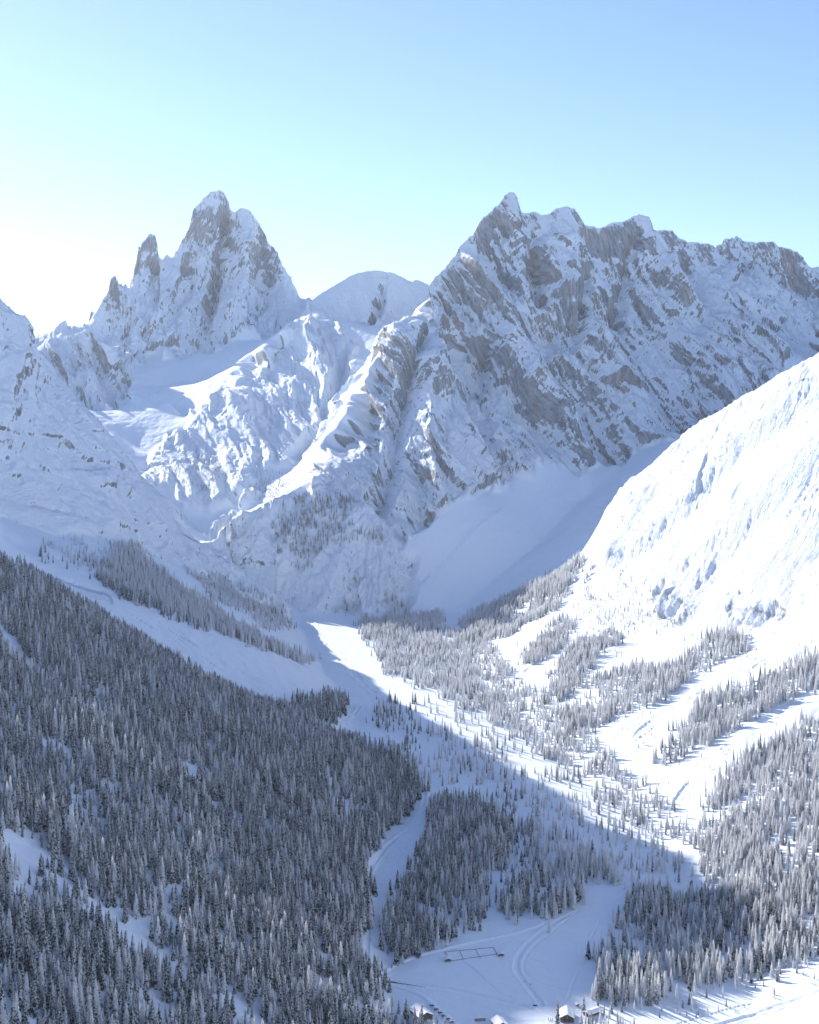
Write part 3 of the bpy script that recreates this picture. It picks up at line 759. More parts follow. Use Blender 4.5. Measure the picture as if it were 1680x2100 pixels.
# where trees stand: outlines of woods on the land, with distance range, trees per square metre, height range
CLEAR = [
 [(-60,1290),(-420,950),(-520,1350),(-60,1690)],  # unseen gap cut in the forest to let sun reach the treetops
 [(0,1705),(22,1705),(82,1790),(90,1830),(62,1815),(18,1765)],
 [(232,1928),(290,1935),(378,1985),(398,2015),(380,2018),(300,1972),(240,1950)],
 [(210,1860),(250,1868),(250,1905),(215,1900)],
 [(335,1870),(350,1860),(368,1900),(365,1930),(350,1930)],
 [(480,1845),(520,1860),(540,1900),(500,1890)],
 [(290,1420),(330,1435),(330,1450),(290,1440)],
 [(0,1280),(20,1300),(75,1370),(60,1375),(0,1320)],
]
WOODS = [
 ('s', [(-420,960),(0,1152),(100,1206),(200,1266),(300,1330),(400,1392),(500,1440),(560,1447),(700,1438),(702,1470),(640,1492),(700,1522),(790,1548),(862,1590),(868,1625),(840,1670),(790,1712),(770,1750),(742,1800),(765,1840),(765,1900),(738,1945),(745,1985),(792,2030),(800,2150),(-500,2900)], 700, 2420, .0185, 12, 27),
 ('s', [(240,1125),(270,1118),(365,1205),(430,1245),(470,1270),(555,1325),(650,1352),(640,1362),(550,1335),(500,1318),(400,1285),(300,1248),(250,1222),(200,1190)], 2200, 3400, .020, 14, 21),
 ('s', [(80,1118),(165,1108),(250,1118),(260,1215),(150,1172),(70,1140)], 2200, 3400, .006, 9, 16),
 ('s', [(380,1170),(450,1185),(530,1212),(588,1248),(597,1292),(540,1285),(475,1250),(415,1212)], 2200, 3420, .017, 10, 16),
 ('s', [(890,1655),(960,1632),(1065,1700),(1052,1745),(1032,1790),(992,1835),(1000,1885),(960,1928),(880,1952),(790,1988),(792,1880),(850,1765)], 1150, 2200, .019, 13, 23),
 ('s', [(1095,1700),(1190,1730),(1262,1795),(1272,1818),(1222,1838),(1132,1888),(1062,1898),(1018,1872),(1060,1775)], 1150, 2200, .015, 12, 23),
 ('s', [(985,1640),(1090,1690),(1060,1770),(1020,1870),(990,1840),(1040,1750),(1060,1700)], 1150, 2200, .004, 6, 16),
 ('s', [(760,1480),(770,1440),(900,1440),(1000,1490),(1200,1610),(1400,1760),(1440,1840),(1285,1838),(1100,1700),(900,1610),(800,1540)], 1300, 2600, .0036, 7, 21),
 ('s', [(740,1300),(900,1285),(1000,1315),(1050,1385),(1180,1465),(1235,1525),(1310,1610),(1425,1700),(1435,1740),(1300,1690),(1180,1590),(1050,1510),(950,1460),(860,1410),(785,1378),(762,1330)], 1500, 3400, .0115, 10, 20),
 ('s', [(735,1300),(738,1275),(905,1258),(910,1272),(770,1302)], 2400, 3420, .022, 13, 19),
 ('s', [(960,1275),(968,1262),(1010,1245),(1140,1182),(1190,1144),(1212,1165),(1135,1250),(1050,1300),(968,1320),(950,1300)], 2600, 3360, .020, 14, 22),
 ('s', [(1062,1360),(1120,1292),(1160,1265),(1185,1275),(1142,1338),(1090,1368)], 2000, 3200, .018, 12, 19),
 ('s', [(1125,1378),(1190,1318),(1250,1298),(1275,1312),(1232,1348),(1202,1385),(1170,1440),(1118,1428)], 1900, 3200, .019, 12, 20),
 ('s', [(1160,1490),(1210,1402),(1270,1378),(1330,1368),(1390,1368),(1455,1302),(1510,1296),(1530,1326),(1442,1378),(1372,1428),(1292,1458),(1220,1490)], 1700, 3000, .017, 12, 21),
 ('s', [(1338,1566),(1385,1498),(1440,1440),(1540,1400),(1620,1365),(1680,1340),(1830,1280),(1850,1360),(1680,1402),(1592,1452),(1492,1508),(1405,1558)], 1400, 2700, .020, 13, 22),
 ('s', [(1435,1700),(1460,1612),(1540,1545),(1622,1502),(1682,1475),(1900,1380),(2050,1950),(1680,1965),(1602,1985),(1482,2012),(1402,2040),(1320,2058),(1218,2056),(1216,1965),(1240,1905),(1268,1865),(1320,1840),(1440,1840)], 1000, 2200, .020, 13, 22),
 ('s', [(1270,1880),(1400,1760),(1440,1840)], 1100, 1900, .008, 10, 18),
 ('s', [(1200,2105),(1218,2050),(1330,2055),(1600,1985),(1680,1962),(1690,2000),(1500,2040),(1330,2110),(1230,2160)], 1000, 1500, .006, 5, 15),
 ('s', [(1330,2100),(1690,1990),(1690,2010),(1400,2110)], 1000, 1500, .003, 3, 8),
 ('s', [(785,2055),(845,2088),(862,2100),(905,2112),(935,2140),(900,2220),(770,2220)], 850, 1300, .012, 8, 16),
 ('s', [(1205,2092),(1262,2085),(1310,2150),(1185,2165),(1180,2110)], 900, 1300, .012, 8, 17),
 ('l', [(1175,1195),(1300,1165),(1345,1255),(1425,1292),(1300,1305),(1195,1300)], 1800, 3300, .0042, 8, 15),
 ('l', [(1000,1330),(1200,1290),(1400,1420),(1330,1560),(1220,1500),(1060,1420)], 1500, 3000, .0016, 4, 13),
 ('l', [(1300,1560),(1680,1400),(1680,1470),(1450,1620),(1380,1680),(1330,1640)], 1300, 2500, .0014, 3, 10),
 ('l', [(1190,1140),(1330,985),(1480,850),(1560,800),(1560,850),(1400,1000),(1300,1150)], 1900, 3300, .005, 3, 10),
 ('l', [(1560,1000),(1690,900),(1690,1040),(1600,1060)], 1900, 3300, .006, 2.5, 7),
 ('l', [(1250,1120),(1480,900),(1690,760),(1690,1280),(1430,1280),(1330,1200)], 1700, 3200, .0045, 2, 6),
 ('l', [(1400,1300),(1680,1300),(1680,1340),(1540,1390),(1400,1400)], 1500, 2700, .0028, 5, 14),
 ('l', [(571,1040),(614,1018),(667,1018),(721,1027),(736,1056),(762,1086),(785,1112),(714,1112),(690,1116),(652,1140),(619,1180),(578,1168),(567,1118)], 3300, 3720, .0095, 14, 23),
 ('s', [(700,1090),(740,1075),(790,1112),(770,1118),(714,1108)], 3300, 3720, .010, 12, 19),
 ('l', [(667,1200),(714,1172),(752,1185),(714,1206)], 3300, 3720, .010, 13, 20),
 ('s', [(672,1258),(700,1245),(745,1245),(800,1218),(832,1220),(850,1256),(740,1260)], 3300, 3720, .0095, 14, 23),
 ('l', [(380,955),(420,920),(475,945),(440,1000),(390,1000)], 3600, 4300, .006, 9, 14),
 ('l', [(500,1000),(560,960),(600,985),(560,1030)], 3500, 4300, .006, 8, 13),
 ('l', [(345,1060),(380,1078),(430,1143),(480,1174),(520,1204),(500,1210),(430,1170),(380,1120)], 3050, 3400, .003, 4, 7),
 ('l', [(590,1180),(660,1190),(640,1250),(600,1245),(540,1200)], 3300, 3600, .0035, 7, 12),
]
area = np.gradient(Y, axis=0) * np.gradient(SF)[None, :] * Y
PVf = V0 - FPX * ZS / YS; PUf = U0 + FPX * XS / YS
clear_m = np.zeros(Z.shape, bool)
for c in CLEAR: clear_m |= inpoly(PUf, PVf, c)
PUw = PUf + 26 * n2(X / 45 + 3, Y / 45) + 12 * n2(X / 16, Y / 16) + rng.normal(0, 5, Z.shape); PVw = PVf + 14 * n2(X / 45, Y / 45 + 8) + 7 * n2(X / 16 + 9, Y / 16) + rng.normal(0, 3, Z.shape)
clump = n2(X / 55 + 17, Y / 55) + .6 * n2(X / 22, Y / 22 + 4)
ages = n2(X / 95 + 31, Y / 95) + .5 * n2(X / 30, Y / 30 + 12)
trees = []                                                    # x, y, z, height, kind
occ = set()
for kind, poly, y1, y2, dens, h1, h2 in WOODS:
    m = (inpoly(PUw, PVw, poly) & (Y > y1) & (Y < y2) & ~clear_m).astype(float)
    if y1 != 700: m = np.clip(blur(m, 8) * 1.25 - .12, 0, 1) ** 1.2 * ~clear_m
    dn = dens * np.clip(1 + (1.1 if dens < .016 or y1 == 700 else .75) * clump * 1.8, .08, 2.6)
    p = dn * area * m
    cand = np.nonzero(rng.random(Z.shape) < p * 1.7)
    sp = min(.62 / math.sqrt(dens), 7.0)
    order = rng.permutation(len(cand[0]))
    for k in order:
        j, i = cand[0][k], cand[1][k]
        x = XS[j, i] + rng.uniform(-.5, .5); y = YS[j, i] + rng.uniform(-2, 2)
        key = (int(x // sp), int(y // sp))
        if key in occ: continue
        occ.add(key)
        h = h1 + (h2 - h1) * rng.beta(2.2, 1.6)
        h *= 1 + .42 * float(ages[j, i])
        if rng.random() < .14: h *= .55
        trees.append((x, y, ZS[j, i] - .15, h, kind))
print('trees', len(trees), sum(t[4] == 'l' for t in trees))

def zground(x, y):
    i = float(np.interp(x / y, SF, np.arange(len(SF)))); i0 = min(int(i), len(SF) - 2); a = i - i0
    return float(np.interp(y, Y[:, i0], ZS[:, i0]) * (1 - a) + np.interp(y, Y[:, i0 + 1], ZS[:, i0 + 1]) * a)

def on_ground(u, v):
    """the point of the valley ground that the photo shows at column u, row v"""
    lo, hi = 600.0, 3300.0
    y = lo
    while y < hi:
        x = (u - U0) * y / FPX
        if zground(x, y) > (V0 - v) * y / FPX: break
        y += 4
    a, b = y - 4, y
    for _ in range(20):
        c = (a + b) / 2; x = (u - U0) * c / FPX
        if zground(x, c) > (V0 - v) * c / FPX: b = c
        else: a = c
    return (u - U0) * b / FPX, b, zground((u - U0) * b / FPX, b)

# single trees that stand out
LONE = [
 (1144, 2101, 23, 0, 'tall lone snowy spruce just left of the dark chalet at the bottom edge'),
 (1198, 2078, 17, 1, 'snowy spruce on the snow just above right of the dark chalet'),
 (783, 1991, 10, 2, 'small dark spruce alone on the left end of the snow field, nearest the stream'),
 (804, 1986, 9, 3, 'short spruce left in the row of small spruces on the bank above the snow field'),
 (826, 1978, 11, 4, 'taller right-hand spruce in the row of small spruces on the bank above the snow field'),
 (1127, 1912, 20, 5, 'tall spruce standing out at the lower right tip of the shaded middle wood'),
 (898, 1938, 21, 6, 'spruce at the front edge of the shaded middle wood directly above the fenced enclosure'),
 (1030, 1555, 20, 0, 'lone tall spruce on the sunlit valley snow beside the shadow line'),
 (950, 1478, 21, 3, 'lone tall slender spruce on the bright upper valley snow'),
 (1215, 1757, 21, 2, 'isolated tall spruce on the sunlit strip right at the edge of the shadow'),
 (1242, 1775, 20, 6, 'isolated dark-stemmed spruce on the sunlit strip, lower neighbour at the shadow edge'),
 (1473, 2075, 8, 4, 'small spruce alone on the bright open snow at the bottom right'),
 (1388, 2050, 15, 7, 'broad snowy spruce on the sunlit snow in front of the lower right wood'),
]
def tree_thing(x, y, z, h, var, rz, label, group):
    r_ = bpy.data.objects.new('spruce_tree', None); link(r_)
    r_.location = (x, y, z); r_.rotation_euler = (0, 0, rz); s = h / 20.0
    r_.scale = (s * random.uniform(.9, 1.1), s * random.uniform(.9, 1.1), s)
    r_.empty_display_size = .5
    tag(r_, label, 'tree', group)
    link(bpy.data.objects.new('trunk', SPR_TR[var]), r_); link(bpy.data.objects.new('crown', SPR_CR[var]), r_)
    return r_
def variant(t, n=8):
    """darker kinds in shaded woods, whiter ones in sunlit: light put into colour"""
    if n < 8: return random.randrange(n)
    if t[0] < 20 and t[1] < 2450: return random.randrange(5)  # left forest: its shade deepened in colour by darker, less snowy trees
    if t[1] < 1900 and t[0] < 150: return random.randrange(6)  # shaded middle wood, darkened the same way
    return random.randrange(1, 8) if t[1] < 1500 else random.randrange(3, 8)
lone_xy = []
for u, v, h, var, lab in LONE:
    x, y, z = on_ground(u, v)
    lone_xy.append((x, y))
    tree_thing(x, y, z - .15, h, var, random.uniform(0, 6.28), lab, 'single spruces standing apart')

def lone_near(x, y, d=7): return any((x - a) ** 2 + (y - b) ** 2 < d * d for a, b in lone_xy)
spr = [t for t in trees if t[4] == 's' and not lone_near(t[0], t[1])]
def seen(t):
    u = U0 + FPX * t[0] / t[1]; v = V0 - FPX * t[2] / t[1]; vt = V0 - FPX * (t[2] + t[3]) / t[1]
    return 4 < u < 1676 and vt < 2085
big = sorted((t for t in spr if seen(t)), key=lambda t: -t[3] / t[1])[:282]
bigs = set(id(t) for t in big)
def place_label(t, var):
    u = U0 + FPX * t[0] / t[1]; v = V0 - FPX * t[2] / t[1]
    ht = 'very tall' if t[3] > 25 else 'tall' if t[3] > 22.5 else 'mid-sized' if t[3] > 19 else 'short'
    wd = ('slim ', '', 'broad ', 'slim ', '', 'slim ', 'slim ', 'broad ')[var]
    row = 'in the bottom row' if v > 2095 else 'just above the bottom row' if v > 2045 else 'several rows up' if v > 1960 else 'well above the bottom'
    k = '%s %ssnowy spruce %s' % (ht, wd, row)
    if u > 1180: return (k + ', lower right wood', 'near spruces of the lower right wood')
    g = 'near spruces of the dark left forest'
    for lim, w in ((45, 'at the left photo edge'), (100, 'near the left edge'), (160, 'left of the low clearing'), (225, 'by the clearing\'s left end'), (300, 'under the low clearing'), (380, 'by the clearing\'s right half'), (450, 'just right of the low clearing'), (530, 'well right of the clearing'), (610, 'between clearing and stream'), (690, 'towards the stream corner'), (760, 'at the stream corner'), (1180, 'beside the chalets')):
        if u < lim: return (k + ', ' + w, g)
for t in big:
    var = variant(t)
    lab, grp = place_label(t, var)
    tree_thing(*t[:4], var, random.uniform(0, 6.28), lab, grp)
rest = [t for t in spr if id(t) not in bigs]
lar = [t for t in trees if t[4] == 'l']

def scatter(name, pts, protos, label, base_h):
    """past the largest 300 the woods are one object each: a point per tree, a tree on every point"""
    col = bpy.data.collections.new(name + '_kinds')
    for k, me in enumerate(protos):
        col.objects.link(bpy.data.objects.new('%s_kind' % name, me))
    me = bpy.data.meshes.new(name)
    me.from_pydata([t[:3] for t in pts], [], [])
    n = len(pts)
    me.attributes.new('size', 'FLOAT', 'POINT').data.foreach_set('value', np.array([t[3] / base_h for t in pts], np.float32))
    me.attributes.new('turn', 'FLOAT', 'POINT').data.foreach_set('value', rng.uniform(0, 6.28, n).astype(np.float32))
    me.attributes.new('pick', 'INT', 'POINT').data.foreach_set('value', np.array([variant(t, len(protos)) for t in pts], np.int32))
    o = link(bpy.data.objects.new(name, me)); tag(o, label, kind='stuff')
    ng = bpy.data.node_groups.new(name, 'GeometryNodeTree')
    ng.interface.new_socket('Geometry', in_out='INPUT', socket_type='NodeSocketGeometry')
    ng.interface.new_socket('Geometry', in_out='OUTPUT', socket_type='NodeSocketGeometry')
    gi = ng.nodes.new('NodeGroupInput'); go = ng.nodes.new('NodeGroupOutput')
    ci = ng.nodes.new('GeometryNodeCollectionInfo'); ci.inputs['Collection'].default_value = col
    ci.inputs['Separate Children'].default_value = True; ci.inputs['Reset Children'].default_value = True
    iop = ng.nodes.new('GeometryNodeInstanceOnPoints'); iop.inputs['Pick Instance'].default_value = True
    def na(nm, ty):
        x = ng.nodes.new('GeometryNodeInputNamedAttribute'); x.data_type = ty; x.inputs['Name'].default_value = nm
        return [s for s in x.outputs if s.enabled][0]
    cx = ng.nodes.new('ShaderNodeCombineXYZ'); ng.links.new(na('turn', 'FLOAT'), cx.inputs[2])
    ng.links.new(gi.outputs[0], iop.inputs['Points']); ng.links.new(ci.outputs[0], iop.inputs['Instance'])
    ng.links.new(na('pick', 'INT'), iop.inputs['Instance Index']); ng.links.new(cx.outputs[0], iop.inputs['Rotation'])
    ng.links.new(na('size', 'FLOAT'), iop.inputs['Scale']); ng.links.new(iop.outputs[0], go.inputs[0])
    md = o.modifiers.new('trees', 'NODES'); md.node_group = ng
    return o
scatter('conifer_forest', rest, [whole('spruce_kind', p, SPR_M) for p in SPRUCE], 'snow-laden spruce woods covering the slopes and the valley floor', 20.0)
scatter('larch_wood', lar, [whole('larch_kind', p, LAR_M) for p in LARCH], 'bare rimed larches scattered on the higher slopes', 16.0)
# ------------------------------------------------------------------ chalets, sheds, cars and walkers on the valley floor
M_WOOD = plain('dark_wood', (.085, .05, .035), vary=.35, scale=3)
M_WOODR = plain('red_brown_wood', (.16, .045, .035), vary=.3, scale=3)
M_PLANK = plain('weathered_planks', (.22, .15, .11), vary=.35, scale=2)
M_WALL = plain('plaster', (.55, .52, .47), vary=.06, scale=2)
M_GLASS = plain('window_glass', (.02, .025, .03), rough=.1, spec=.5)
M_FRAME = plain('window_frame', (.45, .40, .34))
M_CAP = plain('roof_snow', (.86, .87, .89), vary=.03, scale=.6)
M_STONE = plain('stone', (.28, .27, .26), vary=.25, scale=2)
M_TYRE = plain('tyre', (.02, .02, .02))
M_RIM = plain('rim', (.35, .35, .36), rough=.4)
M_LAMP = plain('lamp_glass', (.6, .6, .58), rough=.2)
M_WATER = plain('stream_water', (.02, .03, .04), rough=.12, spec=.5)
PAINT = [plain('car_paint_%d' % i, c, rough=.3, spec=.5) for i, c in enumerate([(.03, .035, .05), (.09, .02, .03), (.02, .025, .04), (.10, .10, .11), (.03, .04, .07), (.05, .05, .055)])]

def box(bm, x0, x1, y0, y1, z0, z1, bev=0.0, taper=None):
    vs = [bm.verts.new((x, y, z)) for x in (x0, x1) for y in (y0, y1) for z in (z0, z1)]
    if taper:
        cx, cy = (x0 + x1) / 2, (y0 + y1) / 2
        for v in vs:
            if v.co.z == max(z0, z1): v.co.x = cx + (v.co.x - cx) * taper[0]; v.co.y = cy + (v.co.y - cy) * taper[1]
    fs = [(0, 1, 3, 2), (4, 6, 7, 5), (0, 4, 5, 1), (2, 3, 7, 6), (0, 2, 6, 4), (1, 5, 7, 3)]
    faces = [bm.faces.new([vs[i] for i in f]) for f in fs]
    if bev:
        es = list({e for f in faces for e in f.edges})
        bmesh.ops.bevel(bm, geom=es, offset=bev, segments=2, affect='EDGES', profile=.6)

def prism(bm, pts, y0, y1):
    """outline in x-z pushed along y"""
    a = [bm.verts.new((x, y0, z)) for x, z in pts]; b = [bm.verts.new((x, y1, z)) for x, z in pts]
    bm.faces.new(a); bm.faces.new(b[::-1])
    for i in range(len(pts)):
        j = (i + 1) % len(pts)
        bm.faces.new((a[j], a[i], b[i], b[j]))

def part(name, parent, mat, fn):
    bm = bmesh.new(); fn(bm)
    bmesh.ops.recalc_face_normals(bm, faces=bm.faces)
    me = bpy.data.meshes.new(name); bm.to_mesh(me); bm.free()
    me.materials.append(mat)
    return link(bpy.data.objects.new(name, me), parent)

def root(name, x, y, z, rz, label, cat, group=None):
    o = link(bpy.data.objects.new(name, None)); o.location = (x, y, z); o.rotation_euler = (0, 0, rz); o.empty_display_size = 1
    return tag(o, label, cat, group)

def at(u, v): return on_ground(u, v)

def gable_house(name, u, v, rz, w, l, he, hr, label, cat='chalet', wall=None, lower=None, balcony=True, chim=True, nwin=3, snow=.55):
    """front gable at local y = 0 facing -y, ridge running back to y = l"""
    x, y, z = at(u, v)
    r_ = root(name, x, y, z - .1, rz, label, cat)
    hl = 2.7 if lower else 0
    if lower: part('ground_floor', r_, lower, lambda bm: box(bm, -w / 2 + .12, w / 2 - .12, .12, l - .12, -1.5, hl))
    part('wall', r_, wall or M_WOOD, lambda bm: prism(bm, [(-w / 2, hl - (1.5 if not lower else 0)), (w / 2, hl - (1.5 if not lower else 0)), (w / 2, he), (0, hr), (-w / 2, he)], 0, l))
    ov = 1.1; k = (hr - he) / (w / 2)
    def roof(bm):
        for s in (-1, 1):
            pts = [(0, hr + .05), (s * (w / 2 + ov), he - ov * k + .05), (s * (w / 2 + ov), he - ov * k + .27), (0, hr + .3)]
            prism(bm, pts, -1.3, l + .9)
    rf = part('roof', r_, M_WOODR, roof)
    def cap(bm):
        n = 10
        top = []
        for i in range(n + 1):
            xx = -(w / 2 + ov - .08) + (w + 2 * ov - .16) * i / n
            base = hr + .32 - abs(xx) * k
            top.append((xx, base + snow * (.75 + .25 * math.cos(i * 2.1)) * (1 if 0 < i < n else .55)))
        bot = [(xx, hr + .31 - abs(xx) * k) for xx, _ in top][::-1]
        prism(bm, top + bot, -1.15, l + .8)
    part('snow_cover', rf, M_CAP, cap)
    if chim:
        cx = w * .18
        c_ = part('chimney', rf, M_STONE, lambda bm: box(bm, cx - .5, cx + .5, l * .6 - .5, l * .6 + .5, hr - 1.5, hr + 1.5))
        part('snow_cap', c_, M_CAP, lambda bm: box(bm, cx - .6, cx + .6, l * .6 - .6, l * .6 + .6, hr + 1.51, hr + 1.85, .12))
    def win(px_, zz, ww=1.2, hh=1.2):
        f = part('window', r_, M_FRAME, lambda bm: [box(bm, px_ - ww / 2 - .12, px_ + ww / 2 + .12, -.07, .03, zz - .12, zz), box(bm, px_ - ww / 2 - .12, px_ + ww / 2 + .12, -.07, .03, zz + hh, zz + hh + .12),
            box(bm, px_ - ww / 2 - .12, px_ - ww / 2, -.06, .03, zz, zz + hh), box(bm, px_ + ww / 2, px_ + ww / 2 + .12, -.06, .03, zz, zz + hh)])
        part('pane', f, M_GLASS, lambda bm: box(bm, px_ - ww / 2, px_ + ww / 2, -.03, .02, zz, zz + hh))
    for lev in range(2 if he > 4 else 1):
        for i in range(nwin):
            if lev == 0 and i == nwin // 2: continue
            win(-w / 2 + w * (i + .5) / nwin, .9 + lev * 2.8)
    if hr - 1.0 - max(4, he) > 1.5: win(0, he + .1, 1.0, 1.0)
    d_r = part('door', r_, M_PLANK, lambda bm: box(bm, -.55, .55, -.08, .03, 0, 2.1))
    part('handle', d_r, M_RIM, lambda bm: box(bm, .35, .45, -.14, -.08, 1.0, 1.1))
    if balcony:
        zb = 2.9
        bl = part('balcony', r_, M_WOOD, lambda bm: box(bm, -w / 2 + .1, w / 2 - .1, -1.2, -.01, zb - .2, zb))
        part('railing', bl, M_PLANK, lambda bm: [box(bm, -w / 2 + .1, w / 2 - .1, -1.2, -1.12, zb + .85, zb + .97)] + [box(bm, -w / 2 + .15 + i * .5, -w / 2 + .25 + i * .5, -1.19, -1.13, zb + .02, zb + .84) for i in range(int((w - .4) / .5))])
    return r_

gable_house('chalet', 874, 2096, math.atan2(12.5, 24) * .9, 12.5, 20, 5.4, 8.4, 'large snow-roofed wooden chalet behind small trees beside the row of parked cars', wall=M_WOOD, lower=M_WALL, nwin=4)
gable_house('chalet', 1163, 2097, -.08, 11.5, 17, 4.2, 7.2, 'dark chalet with bright snow roof right of the tall lone spruce, bottom edge', wall=M_WOOD, nwin=3, chim=False)
gable_house('chalet', 1030, 2112, .25, 10, 14, 3.8, 6.4, 'chalet with red-brown gable barely showing at the bottom edge, left of the dark chalet', wall=M_WOODR, nwin=3, chim=False)
gable_house('barn', 1203, 2085, -.9, 7, 15, 3.0, 4.3, 'low barn with a wide snow roof right of the dark chalet', cat='barn', wall=M_WOODR, balcony=False, chim=False, nwin=2)
gable_house('shed', 919, 1972, .1, 4.6, 4.2, 2.3, 3.2, 'small dark red shed at the left corner of the fenced snow rectangle', cat='shed', wall=M_WOOD, balcony=False, chim=False, nwin=2, snow=.7)
gable_house('shed', 1028, 1961, .1, 4.6, 3.6, 2.0, 2.8, 'small dark red shed at the right end of the fenced snow rectangle', cat='shed', wall=M_WOOD, balcony=False, chim=False, nwin=2, snow=.7)
gable_house('shed', 1185, 2064, .3, 1.9, 1.9, 1.9, 2.5, 'tiny dark hut between the field and the low barn', cat='shed', wall=M_WOODR, balcony=False, chim=False, nwin=1, snow=.25)

# low boards of the snow rectangle in the field
def boards():
    A = [(913, 1953), (1012, 1943.5), (1020, 1957), (926, 1971)]
    segs = [(A[0], A[1]), (A[1], A[2]), (A[2], A[3]), (A[3], A[0]), ((943, 1950.5), (951, 1968.5)), ((975, 1947), (985.5, 1965))]
    x, y, z = at(966, 1957)
    r_ = root('rail_fence', x, y, z, 0, 'low dark board fence forming a three-bay rectangle in the snow field', 'fence')
    for a, b in segs:
        p, q = at(*a), at(*b)
        dx, dy = q[0] - p[0], q[1] - p[1]; ln = math.hypot(dx, dy); ux, uy = dx / ln, dy / ln
        def rail(bm, z0, z1, th):
            n = max(2, int(ln / 3))
            for i in range(n):
                t0, t1 = i / n, (i + 1) / n - .1 / ln
                a0 = (p[0] + dx * t0 - x, p[1] + dy * t0 - y); a1 = (p[0] + dx * t1 - x, p[1] + dy * t1 - y)
                g0 = zground(a0[0] + x, a0[1] + y) - z; g1 = zground(a1[0] + x, a1[1] + y) - z
                vs_ = [bm.verts.new((a[0] - uy * s * th, a[1] + ux * s * th, g + h)) for a, g in ((a0, g0), (a1, g1)) for s in (-1, 1) for h in (z0, z1)]
                for f in ((0, 1, 3, 2), (4, 6, 7, 5), (0, 4, 5, 1), (2, 3, 7, 6), (0, 2, 6, 4), (1, 5, 7, 3)): bm.faces.new([vs_[k] for k in f])
        o = part('board', r_, M_PLANK, lambda bm: rail(bm, -.1, .26, .07)); o['kind'] = 'stuff'
        o = part('top_rail', r_, M_PLANK, lambda bm: rail(bm, .4, .48, .1)); o['kind'] = 'stuff'
boards()

def fence_wall():
    x, y, z = at(985, 2094)
    r_ = root('plank_fence', x, y, z, .12, 'brown upright plank fence on the snow right of the parked car row', 'fence')
    pm = None
    for i in range(24):
        if pm is None: pm = part('plank', r_, M_PLANK, lambda bm: box(bm, -.17, .17, -.04, .04, -.5, 2.5)); o = pm
        else: o = link(pm.copy(), r_)
        o.location = (-4.6 + i * .4, random.uniform(-.03, .03), random.uniform(-.12, .12))
    for zz in (.6, 1.9): part('rail', r_, M_WOOD, lambda bm: box(bm, -4.8, 4.8, .05, .15, zz - .08, zz + .08))
    part('snow_cap', r_, M_CAP, lambda bm: box(bm, -4.85, 4.85, -.2, .25, 2.66, 2.95, .1))
fence_wall()

def car(u, v, rz, paint, label, group=None, name='parked_car'):
    x, y, z = at(u, v)
    r_ = root(name, x, y, z + .02, rz, label, 'car', group)
    body = part('body', r_, paint, lambda bm: prism(bm, [(-2.1, .35), (2.1, .35), (2.15, .75), (1.95, .95), (1.0, 1.02), (.45, 1.5), (-1.3, 1.52), (-1.9, 1.02), (-2.12, .9)], -.86, .86))
    part('windscreen', r_, M_GLASS, lambda bm: prism(bm, [(.98, 1.06), (1.02, 1.08), (.50, 1.5), (.46, 1.48)], -.74, .74))
    part('rear_window', r_, M_GLASS, lambda bm: prism(bm, [(-1.86, 1.08), (-1.9, 1.1), (-1.36, 1.5), (-1.32, 1.48)], -.72, .72))
    for s in (-1, 1):
        part('side_window', r_, M_GLASS, lambda bm: prism(bm, [(.8, 1.06), (.4, 1.44), (-1.2, 1.45), (-1.6, 1.06)], s * .87 - .01, s * .87 + .01))
        part('headlight', r_, M_LAMP, lambda bm: box(bm, 2.1, 2.17, s * .62 - .16, s * .62 + .16, .66, .8))
        part('mirror', r_, paint, lambda bm: box(bm, .6, .78, s * .97 - .1, s * .97 + .1, 1.02, 1.16))
    for px_ in (-1.3, 1.35):
        for s in (-1, 1):
            def cyl(bm, rad, th):
                n = 14
                a = [bm.verts.new((px_ + rad * math.cos(k * 6.2832 / n), s * .80 - th, .33 + rad * math.sin(k * 6.2832 / n))) for k in range(n)]
                b = [bm.verts.new((px_ + rad * math.cos(k * 6.2832 / n), s * .80 + th, .33 + rad * math.sin(k * 6.2832 / n))) for k in range(n)]
                bm.faces.new(a); bm.faces.new(b[::-1])
                for k in range(n): bm.faces.new((a[k], a[(k + 1) % n], b[(k + 1) % n], b[k]))
            w_ = part('wheel', r_, M_TYRE, lambda bm: cyl(bm, .33, .1))
            part('rim', w_, M_RIM, lambda bm: cyl(bm, .2, .115))
    part('snow_cover', r_, M_CAP, lambda bm: [prism(bm, [(.42, 1.53), (.3, 1.74), (-1.1, 1.78), (-1.32, 1.55)], -.74, .74), prism(bm, [(1.9, 1.0), (1.75, 1.14), (1.15, 1.17), (1.05, 1.06)], -.7, .7)])
    return r_
CARS = [(886, 2063, 'uppermost snow-capped car of the diagonal parked row beside the chalet'),
        (894.5, 2070.5, 'dark maroon snow-capped car, second from the top of the diagonal parked row'),
        (902.5, 2077.5, 'snow-capped car third from the top in the diagonal parked row'),
        (910.5, 2084, 'greyer snow-capped car fourth from the top in the diagonal parked row'),
        (918, 2090.5, 'snow-capped car second from the bottom of the diagonal parked row'),
        (926, 2097, 'lowest snow-capped car of the diagonal parked row at the bottom edge')]
for i, (u, v, lab) in enumerate(CARS): car(u, v, .35 + random.uniform(-.06, .06), PAINT[i], lab, 'cars parked in a diagonal row')
car(1098, 2063, .5, PAINT[5], 'dark car standing alone on the trampled snow of the field', name='lone_car')

